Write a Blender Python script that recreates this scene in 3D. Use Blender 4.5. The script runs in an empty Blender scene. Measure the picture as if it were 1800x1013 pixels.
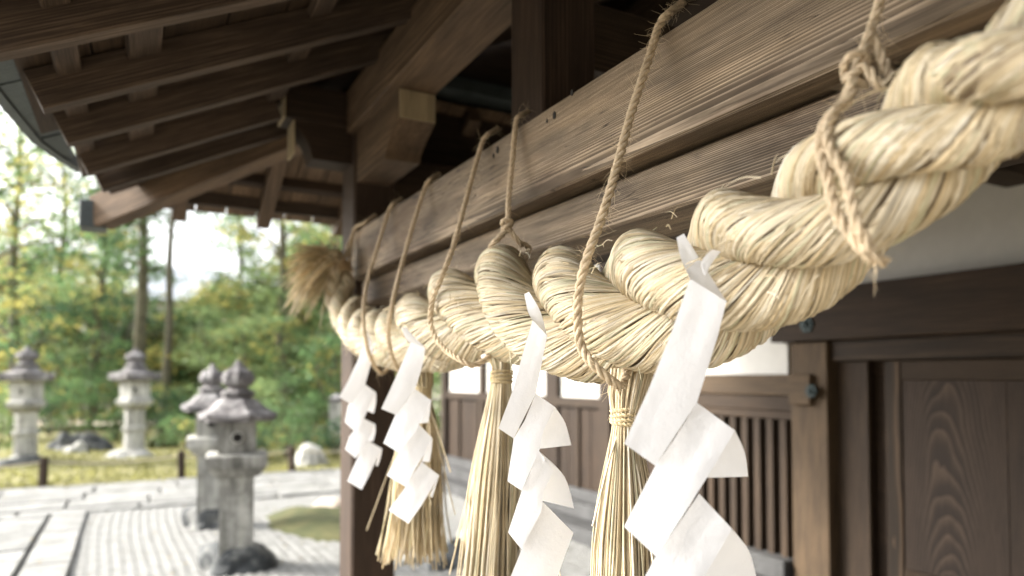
import bpy, bmesh, math, random
import numpy as np
from mathutils import Vector, Matrix, noise
random.seed(7); RNG = np.random.default_rng(7)
S = bpy.context.scene
COL = S.collection
# ------------------------------------------------------------------ camera, light, exposure
FPX = 1250.0; TH = math.atan(670 / FPX); PITCH = math.radians(2.0)
SHPX = 154.5 - FPX * math.tan(PITCH); EYE = 1.6
FW = Vector((math.sin(TH) * math.cos(PITCH), math.cos(TH) * math.cos(PITCH), math.sin(PITCH)))
RT = Vector((math.cos(TH), -math.sin(TH), 0))
UP = Vector((-math.sin(TH) * math.sin(PITCH), -math.cos(TH) * math.sin(PITCH), math.cos(PITCH)))
cd = bpy.data.cameras.new('camera'); cam = bpy.data.objects.new('camera', cd); COL.objects.link(cam)
M = Matrix((RT, UP, -FW)).transposed().to_4x4(); M.translation = (0, 0, EYE); cam.matrix_world = M
cd.sensor_width = 36; cd.lens = 36 * FPX / 1800; cd.shift_y = SHPX / 1800
cd.clip_start = 0.05; cd.clip_end = 1500
cd.dof.use_dof = True; cd.dof.focus_distance = 1.46; cd.dof.aperture_fstop = 1.65
S.camera = cam
SUN_EL, SUN_AZ = math.radians(32), math.radians(-58)      # azimuth from +Y towards +X: sun stands behind the trees on the left
w = bpy.data.worlds.new('World'); S.world = w; w.use_nodes = True
nt = w.node_tree; bg = nt.nodes['Background']
sky = nt.nodes.new('ShaderNodeTexSky'); sky.sky_type = 'NISHITA'; sky.sun_disc = False
sky.sun_elevation = SUN_EL; sky.sun_rotation = SUN_AZ; sky.dust_density = 4.0; sky.air_density = 1.0; sky.ozone_density = 1.0
hs = nt.nodes.new('ShaderNodeHueSaturation'); hs.inputs['Saturation'].default_value = 0.16
nt.links.new(sky.outputs[0], hs.inputs['Color']); nt.links.new(hs.outputs[0], bg.inputs['Color'])
bg.inputs['Strength'].default_value = 0.15
sl = bpy.data.lights.new('sun', 'SUN'); sun = bpy.data.objects.new('sun', sl); COL.objects.link(sun)
sl.energy = 2.0; sl.angle = math.radians(12); sl.color = (1.0, 0.93, 0.82)
sd = Vector((math.sin(SUN_AZ) * math.cos(SUN_EL), math.cos(SUN_AZ) * math.cos(SUN_EL), math.sin(SUN_EL)))
sun.rotation_euler = sd.to_track_quat('Z', 'Y').to_euler(); sun.location = sd * 60
S.view_settings.view_transform = 'Standard'; S.view_settings.look = 'None'; S.view_settings.gamma = 1
S.view_settings.exposure = 2.02
S.render.engine = 'CYCLES'; S.cycles.use_denoising = True
S.cycles.max_bounces = 8; S.cycles.diffuse_bounces = 5; S.cycles.transmission_bounces = 4; S.cycles.transparent_max_bounces = 4
S.cycles.volume_bounces = 1; S.cycles.caustics_reflective = False; S.cycles.caustics_refractive = False; S.cycles.sample_clamp_indirect = 8

# ------------------------------------------------------------------ survey helpers (photo measurements to real positions)
def ray(px, py):
    return FW + RT * ((px - 900) / FPX) - UP * ((py - 506.5 - SHPX) / FPX)
def on_x(px, py, x):
    r = ray(px, py); t = x / r.x; return Vector((x, r.y * t, EYE + r.z * t))
def on_ground(px, py, z=0.0):
    r = ray(px, py); t = (z - EYE) / r.z; return Vector((r.x * t, r.y * t, z))
def at_depth(px, py, d):
    return Vector((0, 0, EYE)) + ray(px, py) * d
def spot(px, d):
    r = ray(px, 661); r.z = 0; return Vector((r.x * d, r.y * d, 0))

# ------------------------------------------------------------------ object helpers
def wmat(o):
    m = o.matrix_basis.copy()
    return (wmat(o.parent) @ m) if o.parent else m
def tag(o, label=None, cat=None, group=None, kind=None):
    if label: o['label'] = label
    if cat: o['category'] = cat
    if group: o['group'] = group
    if kind: o['kind'] = kind
    return o
def empty(name, loc, label=None, cat=None, group=None, kind=None):
    o = bpy.data.objects.new(name, None); COL.objects.link(o); o.location = loc; o.empty_display_size = .1
    return tag(o, label, cat, group, kind)
def link(name, me, mat, parent=None, W=None):
    o = bpy.data.objects.new(name, me); COL.objects.link(o)
    if mat and not me.materials: me.materials.append(mat)
    W = W or Matrix.Identity(4)
    if parent:
        o.parent = parent; o.matrix_basis = wmat(parent).inverted() @ W
    else: o.matrix_basis = W
    return o
def mesh_np(name, V, Q, tint=None, smooth=False):
    V = np.asarray(V, dtype=np.float32).reshape(-1, 3); Q = np.asarray(Q, dtype=np.int32)
    k = Q.shape[1]; me = bpy.data.meshes.new(name)
    me.vertices.add(len(V)); me.vertices.foreach_set('co', V.ravel())
    me.loops.add(Q.size); me.loops.foreach_set('vertex_index', Q.ravel())
    me.polygons.add(len(Q)); me.polygons.foreach_set('loop_start', np.arange(len(Q), dtype=np.int32) * k)
    me.polygons.foreach_set('loop_total', np.full(len(Q), k, dtype=np.int32))
    if smooth: me.polygons.foreach_set('use_smooth', np.ones(len(Q), dtype=bool))
    me.update(calc_edges=True)
    if tint is not None:
        a = me.color_attributes.new('tint', 'FLOAT_COLOR', 'POINT')
        c = np.ones((len(V), 4), dtype=np.float32); c[:, :3] = tint; a.data.foreach_set('color', c.ravel())
    me.validate()
    return me
def bm_mesh(bm, name, smooth=False):
    me = bpy.data.meshes.new(name); bm.to_mesh(me); bm.free()
    if smooth: me.polygons.foreach_set('use_smooth', np.ones(len(me.polygons), dtype=bool))
    return me
_boxes = {}
def box_mesh(L, w, h, bev):
    key = (round(L, 3), round(w, 3), round(h, 3), bev)
    if key in _boxes: return _boxes[key]
    bm = bmesh.new(); bmesh.ops.create_cube(bm, size=1)
    bmesh.ops.scale(bm, vec=(L, w, h), verts=bm.verts)
    if bev: bmesh.ops.bevel(bm, geom=bm.edges[:], offset=min(bev, .3 * min(L, w, h)), segments=1, affect='EDGES')
    me = bm_mesh(bm, 'member'); _boxes[key] = me; return me
def axes(p0, p1, hint):
    X = (Vector(p1) - Vector(p0)); L = X.length; X.normalize()
    Z = Vector(hint); Z = (Z - X * Z.dot(X)).normalized(); Y = Z.cross(X)
    m = Matrix((X, Y, Z)).transposed().to_4x4(); m.translation = (Vector(p0) + Vector(p1)) / 2
    return m, L
def member(name, p0, p1, w, h, mat, parent=None, hint=(0, 0, 1), bev=.004):
    m, L = axes(p0, p1, hint)
    me = box_mesh(L, w, h, bev)
    if me.materials and me.materials[0] != mat: me = me.copy(); me.materials.clear(); _boxes[(round(L,3),round(w,3),round(h,3),bev)] = me
    return link(name, me, mat, parent, m)
def bx(name, x0, x1, y0, y1, z0, z1, mat, parent=None, g='y', bev=.004):
    c = Vector(((x0 + x1) / 2, (y0 + y1) / 2, (z0 + z1) / 2)); d = (x1 - x0, y1 - y0, z1 - z0)
    if g == 'x': return member(name, c - Vector((d[0] / 2, 0, 0)), c + Vector((d[0] / 2, 0, 0)), d[1], d[2], mat, parent, (0, 0, 1), bev)
    if g == 'y': return member(name, c - Vector((0, d[1] / 2, 0)), c + Vector((0, d[1] / 2, 0)), d[0], d[2], mat, parent, (0, 0, 1), bev)
    return member(name, c - Vector((0, 0, d[2] / 2)), c + Vector((0, 0, d[2] / 2)), d[1], d[0], mat, parent, (1, 0, 0), bev)
def dup(root, W, label=None, group=None):
    r = root.copy(); COL.objects.link(r); r.matrix_basis = W
    if label: r['label'] = label
    for ch in root.children:
        c = ch.copy(); COL.objects.link(c); c.parent = r
        for g in ch.children:
            d = g.copy(); COL.objects.link(d); d.parent = c
    return r
def resample(P, n):
    P = np.asarray(P, float); m = len(P)
    # catmull-rom through the points
    out = []
    for i in range(m - 1):
        p0 = P[max(i - 1, 0)]; p1 = P[i]; p2 = P[i + 1]; p3 = P[min(i + 2, m - 1)]
        for t in np.linspace(0, 1, 16, endpoint=False):
            out.append(.5 * ((2 * p1) + (-p0 + p2) * t + (2 * p0 - 5 * p1 + 4 * p2 - p3) * t * t + (-p0 + 3 * p1 - 3 * p2 + p3) * t ** 3))
    out.append(P[-1]); out = np.array(out)
    d = np.r_[0, np.cumsum(np.linalg.norm(np.diff(out[:, :3], axis=0), axis=1))]
    u = np.linspace(0, d[-1], n)
    return np.stack([np.interp(u, d, out[:, k]) for k in range(out.shape[1])], 1), d[-1]
def frames(C):
    T = np.gradient(C, axis=0); T /= np.linalg.norm(T, axis=1)[:, None]
    a = np.array([0, 0, 1.]) if abs(T[0, 2]) < .9 else np.array([1., 0, 0])
    A = np.zeros_like(C); v = a - T[0] * a.dot(T[0]); v /= np.linalg.norm(v)
    for i in range(len(C)):
        v = v - T[i] * v.dot(T[i]); v /= np.linalg.norm(v); A[i] = v
    return T, A, np.cross(T, A)
def tube_np(C, R, sides, cap=True):
    C = np.asarray(C, float); n = len(C); R = np.broadcast_to(R, (n,))
    T, A, B = frames(C); a = np.arange(sides) * 2 * math.pi / sides
    V = C[:, None] + (np.cos(a)[None, :, None] * A[:, None] + np.sin(a)[None, :, None] * B[:, None]) * R[:, None, None]
    i = np.arange(n - 1)[:, None] * sides; j = np.arange(sides)[None]; k = (j + 1) % sides
    Q = np.stack([i + j, i + k, i + sides + k, i + sides + j], -1).reshape(-1, 4)
    return V.reshape(-1, 3), Q
class Bag:
    def __init__(s): s.V = []; s.Q = []; s.T = []; s.n = 0
    def add(s, V, Q, tint=(1, 1, 1)):
        V = np.asarray(V).reshape(-1, 3); s.V.append(V); s.Q.append(np.asarray(Q) + s.n); s.n += len(V)
        s.T.append(np.broadcast_to(np.asarray(tint, float), (len(V), 3)))
    def build(s, name, mat, parent=None, smooth=True, origin=None):
        V = np.concatenate(s.V); W = None
        if origin is None and parent is not None: origin = wmat(parent).translation
        if origin is not None:
            V = V - np.array(origin); W = Matrix.Translation(origin)
        return link(name, mesh_np(name, V, np.concatenate(s.Q), np.concatenate(s.T), smooth), mat, parent, W)

# ------------------------------------------------------------------ materials
def newmat(name):
    m = bpy.data.materials.new(name); m.use_nodes = True; nt = m.node_tree
    b = nt.nodes['Principled BSDF']; return m, nt, b
def N(nt, t, **kw):
    n = nt.nodes.new(t)
    for k, v in kw.items():
        if k in n.inputs.keys(): n.inputs[k].default_value = v
        else: setattr(n, k, v)
    return n
def ramp(nt, pts):
    r = nt.nodes.new('ShaderNodeValToRGB'); e = r.color_ramp.elements
    while len(e) < len(pts): e.new(.5)
    for i, (p, c) in enumerate(pts):
        e[i].position = p; e[i].color = (*c, 1) if len(c) == 3 else c
    return r
def math_n(nt, op, a, b=None):
    m = nt.nodes.new('ShaderNodeMath'); m.operation = op
    for i, v in enumerate((a, b)):
        if v is None: continue
        if isinstance(v, (int, float)): m.inputs[i].default_value = v
        else: nt.links.new(v, m.inputs[i])
    return m.outputs[0]
def mixc(nt, f, a, b, mode='MIX'):
    m = nt.nodes.new('ShaderNodeMix'); m.data_type = 'RGBA'; m.blend_type = mode
    for i, v in ((0, f), (6, a), (7, b)):
        if isinstance(v, (int, float)): m.inputs[i].default_value = v
        elif isinstance(v, tuple): m.inputs[i].default_value = (*v, 1)
        else: nt.links.new(v, m.inputs[i])
    return m.outputs[2]
def wood(name, dark, light, ring=45, patch=.5, rough=.72, bump=.35, spread=(.13, .21), warp=.03, wx=.5, fine=.5, shear=0, crack=0):
    m, nt, b = newmat(name); L = nt.links
    tc = N(nt, 'ShaderNodeTexCoord'); oi = N(nt, 'ShaderNodeObjectInfo')
    off = N(nt, 'ShaderNodeCombineXYZ')
    L.new(math_n(nt, 'MULTIPLY', oi.outputs['Random'], 37.0), off.inputs[0])
    L.new(math_n(nt, 'ADD', math_n(nt, 'MULTIPLY', oi.outputs['Random'], spread[0]), spread[1]), off.inputs[1])
    L.new(math_n(nt, 'MULTIPLY', oi.outputs['Random'], .31), off.inputs[2])
    va = N(nt, 'ShaderNodeVectorMath', operation='ADD'); L.new(tc.outputs['Object'], va.inputs[0]); L.new(off.outputs[0], va.inputs[1])
    # warp for cathedral grain
    mw = N(nt, 'ShaderNodeMapping'); mw.inputs['Scale'].default_value = (wx, 3.2, 3.2); L.new(va.outputs[0], mw.inputs[0])
    nw = N(nt, 'ShaderNodeTexNoise', Scale=1.0, Detail=2.0); L.new(mw.outputs[0], nw.inputs['Vector'])
    sc = N(nt, 'ShaderNodeVectorMath', operation='SCALE'); L.new(nw.outputs['Color'], sc.inputs[0]); sc.inputs['Scale'].default_value = warp
    vb = N(nt, 'ShaderNodeVectorMath', operation='ADD'); L.new(va.outputs[0], vb.inputs[0]); L.new(sc.outputs[0], vb.inputs[1])
    if shear:
        sp = N(nt, 'ShaderNodeSeparateXYZ'); L.new(tc.outputs['Object'], sp.inputs[0]); cz = N(nt, 'ShaderNodeCombineXYZ')
        L.new(math_n(nt, 'MULTIPLY', math_n(nt, 'ADD', sp.outputs[0], .75), shear), cz.inputs[2])
        vc = N(nt, 'ShaderNodeVectorMath', operation='ADD'); L.new(vb.outputs[0], vc.inputs[0]); L.new(cz.outputs[0], vc.inputs[1]); vb = vc
    mr = N(nt, 'ShaderNodeMapping'); mr.inputs['Scale'].default_value = (.03, 1, 1); L.new(vb.outputs[0], mr.inputs[0])
    wv = N(nt, 'ShaderNodeTexWave', wave_type='RINGS', rings_direction='X', wave_profile='SAW'); wv.inputs['Scale'].default_value = ring
    wv.inputs['Distortion'].default_value = 1.2; wv.inputs['Detail'].default_value = 3; wv.inputs['Detail Scale'].default_value = .6; L.new(mr.outputs[0], wv.inputs[0])
    mf = N(nt, 'ShaderNodeMapping'); mf.inputs['Scale'].default_value = (4, 190, 190); L.new(va.outputs[0], mf.inputs[0])
    nf = N(nt, 'ShaderNodeTexNoise', Scale=1.0, Detail=4.0, Roughness=.6); L.new(mf.outputs[0], nf.inputs['Vector'])
    mp = N(nt, 'ShaderNodeMapping'); mp.inputs['Scale'].default_value = (2.2, 13, 13); L.new(va.outputs[0], mp.inputs[0])
    npn = N(nt, 'ShaderNodeTexNoise', Scale=1.0, Detail=6.0, Roughness=.62); L.new(mp.outputs[0], npn.inputs['Vector'])
    grain = math_n(nt, 'ADD', math_n(nt, 'MULTIPLY', wv.outputs['Fac'], 1 - fine), math_n(nt, 'MULTIPLY', nf.outputs['Fac'], fine))
    r1 = ramp(nt, [(.22, tuple(c * .72 for c in dark)), (.5, dark), (.72, light)]); L.new(grain, r1.inputs[0])
    r2 = ramp(nt, [(.3, (.45, .45, .45)), (.52, (1, 1, 1)), (.66, (1.35, 1.33, 1.3)), (.75, (1.9, 1.9, 1.85))]); L.new(npn.outputs['Fac'], r2.inputs[0])
    c = mixc(nt, patch, r1.outputs[0], r2.outputs[0], 'MULTIPLY')
    if crack:
        mc = N(nt, 'ShaderNodeMapping'); mc.inputs['Scale'].default_value = (1.6, 34, 34); L.new(vb.outputs[0], mc.inputs[0])
        nc = N(nt, 'ShaderNodeTexNoise', Scale=1.0, Detail=2.0, Roughness=.5); L.new(mc.outputs[0], nc.inputs['Vector'])
        rc = ramp(nt, [(.488, (1, 1, 1)), (.5, (.12, .10, .09)), (.512, (1, 1, 1))]); L.new(nc.outputs['Fac'], rc.inputs[0])
        mg = N(nt, 'ShaderNodeTexNoise', Scale=2.2, Detail=2.0); L.new(va.outputs[0], mg.inputs['Vector'])
        rg = ramp(nt, [(.45, (0, 0, 0)), (.55, (1, 1, 1))]); L.new(mg.outputs['Fac'], rg.inputs[0])
        c = mixc(nt, rg.outputs[0], c, mixc(nt, 1.0, c, rc.outputs[0], 'MULTIPLY'))
        ms = N(nt, 'ShaderNodeMapping'); ms.inputs['Scale'].default_value = (1.3, 5, 5); L.new(va.outputs[0], ms.inputs[0])
        nst = N(nt, 'ShaderNodeTexNoise', Scale=1.0, Detail=7.0, Roughness=.6); L.new(ms.outputs[0], nst.inputs['Vector'])
        rs = ramp(nt, [(.38, (.55, .50, .46)), (.5, (1, 1, 1)), (.68, (1.25, 1.22, 1.15))]); L.new(nst.outputs['Fac'], rs.inputs[0])
        c = mixc(nt, 1.0, c, rs.outputs[0], 'MULTIPLY')
    hv = N(nt, 'ShaderNodeHueSaturation'); L.new(c, hv.inputs['Color'])
    L.new(math_n(nt, 'ADD', math_n(nt, 'MULTIPLY', oi.outputs['Random'], .35), .83), hv.inputs['Value'])
    L.new(hv.outputs[0], b.inputs['Base Color']); b.inputs['Roughness'].default_value = rough
    b.inputs['Specular IOR Level'].default_value = .3
    bp = N(nt, 'ShaderNodeBump', Strength=bump, Distance=.003); L.new(grain, bp.inputs['Height']); L.new(bp.outputs[0], b.inputs['Normal'])
    return m
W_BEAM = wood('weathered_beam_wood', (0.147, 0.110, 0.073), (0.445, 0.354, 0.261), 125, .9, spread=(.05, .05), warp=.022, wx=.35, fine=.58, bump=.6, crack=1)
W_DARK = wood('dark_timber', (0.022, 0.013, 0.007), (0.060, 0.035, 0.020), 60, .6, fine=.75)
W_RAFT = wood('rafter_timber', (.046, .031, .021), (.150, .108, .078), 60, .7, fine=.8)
W_PALE = wood('pale_cut_and_lit_timber', (0.324, 0.260, 0.160), (0.475, 0.392, 0.256), 60, .6, fine=.8)
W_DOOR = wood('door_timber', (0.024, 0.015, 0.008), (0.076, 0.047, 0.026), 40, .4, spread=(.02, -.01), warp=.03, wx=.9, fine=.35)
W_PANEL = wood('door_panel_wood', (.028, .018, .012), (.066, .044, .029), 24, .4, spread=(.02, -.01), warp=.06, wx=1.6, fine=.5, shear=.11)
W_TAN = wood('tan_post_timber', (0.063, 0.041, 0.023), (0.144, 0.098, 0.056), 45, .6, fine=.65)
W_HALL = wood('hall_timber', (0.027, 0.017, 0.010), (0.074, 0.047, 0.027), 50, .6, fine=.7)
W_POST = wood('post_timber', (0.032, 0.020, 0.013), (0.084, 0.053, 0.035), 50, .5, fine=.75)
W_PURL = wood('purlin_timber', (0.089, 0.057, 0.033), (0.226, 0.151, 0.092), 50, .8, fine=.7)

def tinted(name, rough=.6, trans=0.0, streak=None, spec=.3, bump=0):
    m, nt, b = newmat(name); L = nt.links
    a = N(nt, 'ShaderNodeVertexColor', layer_name='tint')
    c = a.outputs[0]
    if streak:
        tc = N(nt, 'ShaderNodeTexCoord'); nn = N(nt, 'ShaderNodeTexNoise', Scale=streak, Detail=4.0); L.new(tc.outputs['Object'], nn.inputs['Vector'])
        r = ramp(nt, [(.3, (.84, .82, .78)), (.6, (1.05, 1.05, 1.05))]); L.new(nn.outputs['Fac'], r.inputs[0])
        c = mixc(nt, 1.0, c, r.outputs[0], 'MULTIPLY')
        if bump:
            bp = N(nt, 'ShaderNodeBump', Strength=bump, Distance=.002); L.new(nn.outputs['Fac'], bp.inputs['Height']); L.new(bp.outputs[0], b.inputs['Normal'])
    L.new(c, b.inputs['Base Color']); b.inputs['Roughness'].default_value = rough; b.inputs['Specular IOR Level'].default_value = spec
    if trans:
        tr = N(nt, 'ShaderNodeBsdfTranslucent'); L.new(c, tr.inputs['Color'])
        mx = N(nt, 'ShaderNodeMixShader'); mx.inputs[0].default_value = trans
        L.new(b.outputs[0], mx.inputs[1]); L.new(tr.outputs[0], mx.inputs[2]); L.new(mx.outputs[0], nt.nodes['Material Output'].inputs[0])
    return m
M_STRAW = tinted('rice_straw', .5, .05, 14)
M_JUTE = tinted('jute_cord', .85, 0, 300)
M_LEAF = tinted('leaves', .5, .52)
def speckle(name, cols, scale, rough=.85, bump=.3, dist=.01, streak=False, soft=0):
    m, nt, b = newmat(name); L = nt.links
    tc = N(nt, 'ShaderNodeTexCoord'); oi = N(nt, 'ShaderNodeObjectInfo')
    va = N(nt, 'ShaderNodeVectorMath', operation='ADD'); L.new(tc.outputs['Object'], va.inputs[0])
    cb = N(nt, 'ShaderNodeCombineXYZ'); L.new(math_n(nt, 'MULTIPLY', oi.outputs['Random'], 21.0), cb.inputs[0]); L.new(cb.outputs[0], va.inputs[1])
    n1 = N(nt, 'ShaderNodeTexNoise', Scale=scale, Detail=8.0, Roughness=.65); L.new(va.outputs[0], n1.inputs['Vector'])
    r = ramp(nt, [(p, c) for p, c in cols]); L.new(n1.outputs['Fac'], r.inputs[0]); c = r.outputs[0]
    n2 = N(nt, 'ShaderNodeTexNoise', Scale=scale * 14, Detail=3.0); L.new(va.outputs[0], n2.inputs['Vector'])
    r2 = ramp(nt, [(.3, (.78, .78, .78) if not soft else (.97, .97, .97)), (.7, (1.12, 1.12, 1.12) if not soft else (1.02, 1.02, 1.02))]); L.new(n2.outputs['Fac'], r2.inputs[0])
    c = mixc(nt, 1.0, c, r2.outputs[0], 'MULTIPLY')
    if streak:
        m3 = N(nt, 'ShaderNodeMapping'); m3.inputs['Scale'].default_value = (14, 14, 1.6); L.new(va.outputs[0], m3.inputs[0])
        n3 = N(nt, 'ShaderNodeTexNoise', Scale=1.0, Detail=5.0, Roughness=.6); L.new(m3.outputs[0], n3.inputs['Vector'])
        r3 = ramp(nt, [(.36, (.42, .42, .40)), (.52, (1, 1, 1)), (.7, (1.25, 1.25, 1.2))]); L.new(n3.outputs['Fac'], r3.inputs[0])
        c = mixc(nt, .8, c, r3.outputs[0], 'MULTIPLY')
    hv = N(nt, 'ShaderNodeHueSaturation'); L.new(c, hv.inputs['Color'])
    L.new(math_n(nt, 'ADD', math_n(nt, 'MULTIPLY', oi.outputs['Random'], .3), .85), hv.inputs['Value'])
    L.new(hv.outputs[0], b.inputs['Base Color']); b.inputs['Roughness'].default_value = rough
    bp = N(nt, 'ShaderNodeBump', Strength=bump, Distance=dist); L.new(math_n(nt, 'ADD', n1.outputs['Fac'], n2.outputs['Fac']), bp.inputs['Height']); L.new(bp.outputs[0], b.inputs['Normal'])
    return m
M_STONE = speckle('granite', [(.3, (.17, .168, .15)), (.5, (.38, .375, .345)), (.7, (.52, .515, .48))], 5, streak=True)
M_ROOFST = speckle('lichened_granite', [(.3, (.07, .066, .067)), (.5, (.16, .15, .152)), (.68, (.36, .35, .345))], 6, streak=True)
M_BASEST = speckle('dark_mossy_stone', [(.3, (.02, .023, .025)), (.5, (.055, .06, .062)), (.7, (.28, .28, .26))], 5, dist=.03)
M_SLAB = speckle('paving_granite', [(.25, (.11, .11, .10)), (.45, (.19, .19, .18)), (.6, (.25, .25, .24)), (.75, (.30, .30, .29))], 3)
M_GRAVEL = speckle('pale_gravel', [(.25, (.15, .15, .14)), (.5, (.235, .235, .225)), (.75, (.30, .30, .29))], 9, bump=.8, dist=.02)
M_JOINT = speckle('dark_joint_sand', [(.3, (.06, .06, .05)), (.7, (.14, .14, .13))], 6)
M_EARTH = speckle('beige_earth', [(.3, (.20, .175, .135)), (.7, (.32, .285, .23))], 3)
M_MOSS = speckle('moss', [(.25, (.03, .038, .012)), (.5, (.065, .072, .022)), (.72, (.13, .115, .045))], 3, rough=.95, dist=.03)
M_GRASS = speckle('mossy_grass', [(.25, (.09, .10, .025)), (.45, (.20, .19, .07)), (.6, (.31, .285, .125)), (.8, (.38, .35, .18))], .8, rough=.95, dist=.03)
M_PATHFAR = speckle('pinkish_sand', [(.3, (.45, .38, .31)), (.7, (.58, .50, .42))], 1)
M_PLASTER = speckle('white_plaster', [(.3, (.50, .485, .45)), (.7, (.58, .565, .53))], 1.2, bump=.03, soft=1)
M_STEP = speckle('grey_step_stone', [(.3, (.035, .035, .035)), (.7, (.09, .09, .09))], 4)
M_SLATE = speckle('eave_bark_slate', [(.3, (.020, .027, .027)), (.55, (.042, .054, .054)), (.75, (.07, .085, .085))], 6, rough=.5)
M_BARK = speckle('bark', [(.3, (.05, .045, .028)), (.7, (.15, .135, .08))], 8, dist=.03)
M_TILE = speckle('grey_roof_tile', [(.3, (.42, .45, .50)), (.7, (.52, .55, .60))], 3)
M_GABLE = speckle('brown_gable', [(.3, (.20, .165, .125)), (.7, (.29, .245, .19))], 3)
def plain(name, col, rough=.5, metal=0, spec=.5):
    m, nt, b = newmat(name); b.inputs['Base Color'].default_value = (*col, 1); b.inputs['Roughness'].default_value = rough
    b.inputs['Metallic'].default_value = metal; b.inputs['Specular IOR Level'].default_value = spec
    tc = N(nt, 'ShaderNodeTexCoord'); nn = N(nt, 'ShaderNodeTexNoise', Scale=40.0, Detail=4.0); nt.links.new(tc.outputs['Object'], nn.inputs['Vector'])
    r = ramp(nt, [(.3, tuple(c * .8 for c in col)), (.7, tuple(c * 1.1 for c in col))]); nt.links.new(nn.outputs['Fac'], r.inputs[0]); nt.links.new(r.outputs[0], b.inputs['Base Color'])
    return m
M_METAL = plain('patinated_metal', (.022, .034, .034), .5, .5)
M_PALEST = speckle('pale_granite', [(.3, (.24, .235, .22)), (.5, (.42, .415, .39)), (.7, (.52, .515, .49))], 5, streak=True)
M_HOLE = plain('dark_hole', (.012, .010, .008), .9)
m, nt_, b_ = newmat('washi_paper'); M_PAPER = m
tc = N(nt_, 'ShaderNodeTexCoord'); n1 = N(nt_, 'ShaderNodeTexNoise', Scale=9.0, Detail=5.0); nt_.links.new(tc.outputs['Object'], n1.inputs['Vector'])
r = ramp(nt_, [(.3, (.78, .79, .82)), (.7, (.83, .84, .87))]); nt_.links.new(n1.outputs['Fac'], r.inputs[0]); nt_.links.new(r.outputs[0], b_.inputs['Base Color'])
n2 = N(nt_, 'ShaderNodeTexNoise', Scale=220.0, Detail=3.0); nt_.links.new(tc.outputs['Object'], n2.inputs['Vector'])
bp0 = N(nt_, 'ShaderNodeBump', Strength=.30, Distance=.006); n3 = N(nt_, 'ShaderNodeTexNoise', Scale=26.0, Detail=3.0); nt_.links.new(tc.outputs['Object'], n3.inputs['Vector']); nt_.links.new(n3.outputs['Fac'], bp0.inputs['Height'])
bp = N(nt_, 'ShaderNodeBump', Strength=.3, Distance=.001); nt_.links.new(bp0.outputs[0], bp.inputs['Normal']); nt_.links.new(n2.outputs['Fac'], bp.inputs['Height']); nt_.links.new(bp.outputs[0], b_.inputs['Normal'])
b_.inputs['Roughness'].default_value = .8; b_.inputs['Specular IOR Level'].default_value = .2
tr = N(nt_, 'ShaderNodeBsdfTranslucent'); nt_.links.new(r.outputs[0], tr.inputs['Color']); mx = N(nt_, 'ShaderNodeMixShader'); mx.inputs[0].default_value = .12
nt_.links.new(b_.outputs[0], mx.inputs[1]); nt_.links.new(tr.outputs[0], mx.inputs[2]); nt_.links.new(mx.outputs[0], nt_.nodes['Material Output'].inputs[0])

# ------------------------------------------------------------------ ground
def sheet(name, pts, z, mat, kind='structure', parent=None):
    bm = bmesh.new(); bm.faces.new([bm.verts.new((p[0], p[1], z)) for p in pts]); bm.normal_update()
    o = link(name, bm_mesh(bm, name), mat, parent); o['kind'] = kind; return o
sheet('ground', [(-220, -120), (260, -120), (260, 420), (-220, 420)], -.016, M_EARTH)
# lawn: uneven mossy sheet
nx, ny = 70, 60
xs = np.linspace(-14, 16, nx); ys = 12.0 + (np.linspace(0, 1, ny) ** 1.5) * 14
XX, YY = np.meshgrid(xs, ys); ZZ = np.array([[noise.noise(Vector((x * .5, y * .5, 0))) * .06 + .045 + noise.noise(Vector((x * 2.5, y * 2.5, 3))) * .015 for x in xs] for y in ys])
ZZ[0] = 0; ii = np.arange(ny - 1)[:, None] * nx + np.arange(nx - 1)[None]
Q = np.stack([ii, ii + 1, ii + nx + 1, ii + nx], -1).reshape(-1, 4)
tag(link('moss_lawn', mesh_np('lawn', np.stack([XX, YY, ZZ], -1), Q, None, True), M_GRASS), kind='structure')
# tufts on the lawn
B = Bag(); n = 14000
tx = RNG.uniform(-4, 7, n); ty = 12.05 + RNG.uniform(0, 1, n) ** 1.3 * 9
hgt = RNG.uniform(.02, .055, n); an = RNG.uniform(0, 6.28, n); wd = RNG.uniform(.01, .03, n)
dx, dy = np.cos(an) * wd, np.sin(an) * wd
zz = np.array([noise.noise(Vector((a * .5, c * .5, 0))) * .06 + .04 for a, c in zip(tx, ty)])
V = np.stack([np.stack([tx - dx, ty - dy, zz], 1), np.stack([tx + dx, ty + dy, zz], 1), np.stack([tx + dx * .6 + hgt * .3, ty + dy * .6, zz + hgt], 1), np.stack([tx - dx * .6 + hgt * .3, ty - dy * .6, zz + hgt], 1)], 1)
T = np.repeat((np.array([.24, .235, .09]) * RNG.uniform(.5, 1.35, (n, 1)) * np.array([1, 1, 1])), 4, axis=0)
B.add(V, np.arange(n * 4).reshape(-1, 4), T); tag(B.build('grass', M_LEAF, None, False, (0, 12, 0)), kind='stuff')
sheet('sand_path', [(-14, 23.5), (16, 24.5), (16, 30), (-14, 30)], .16, M_PATHFAR)
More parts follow.
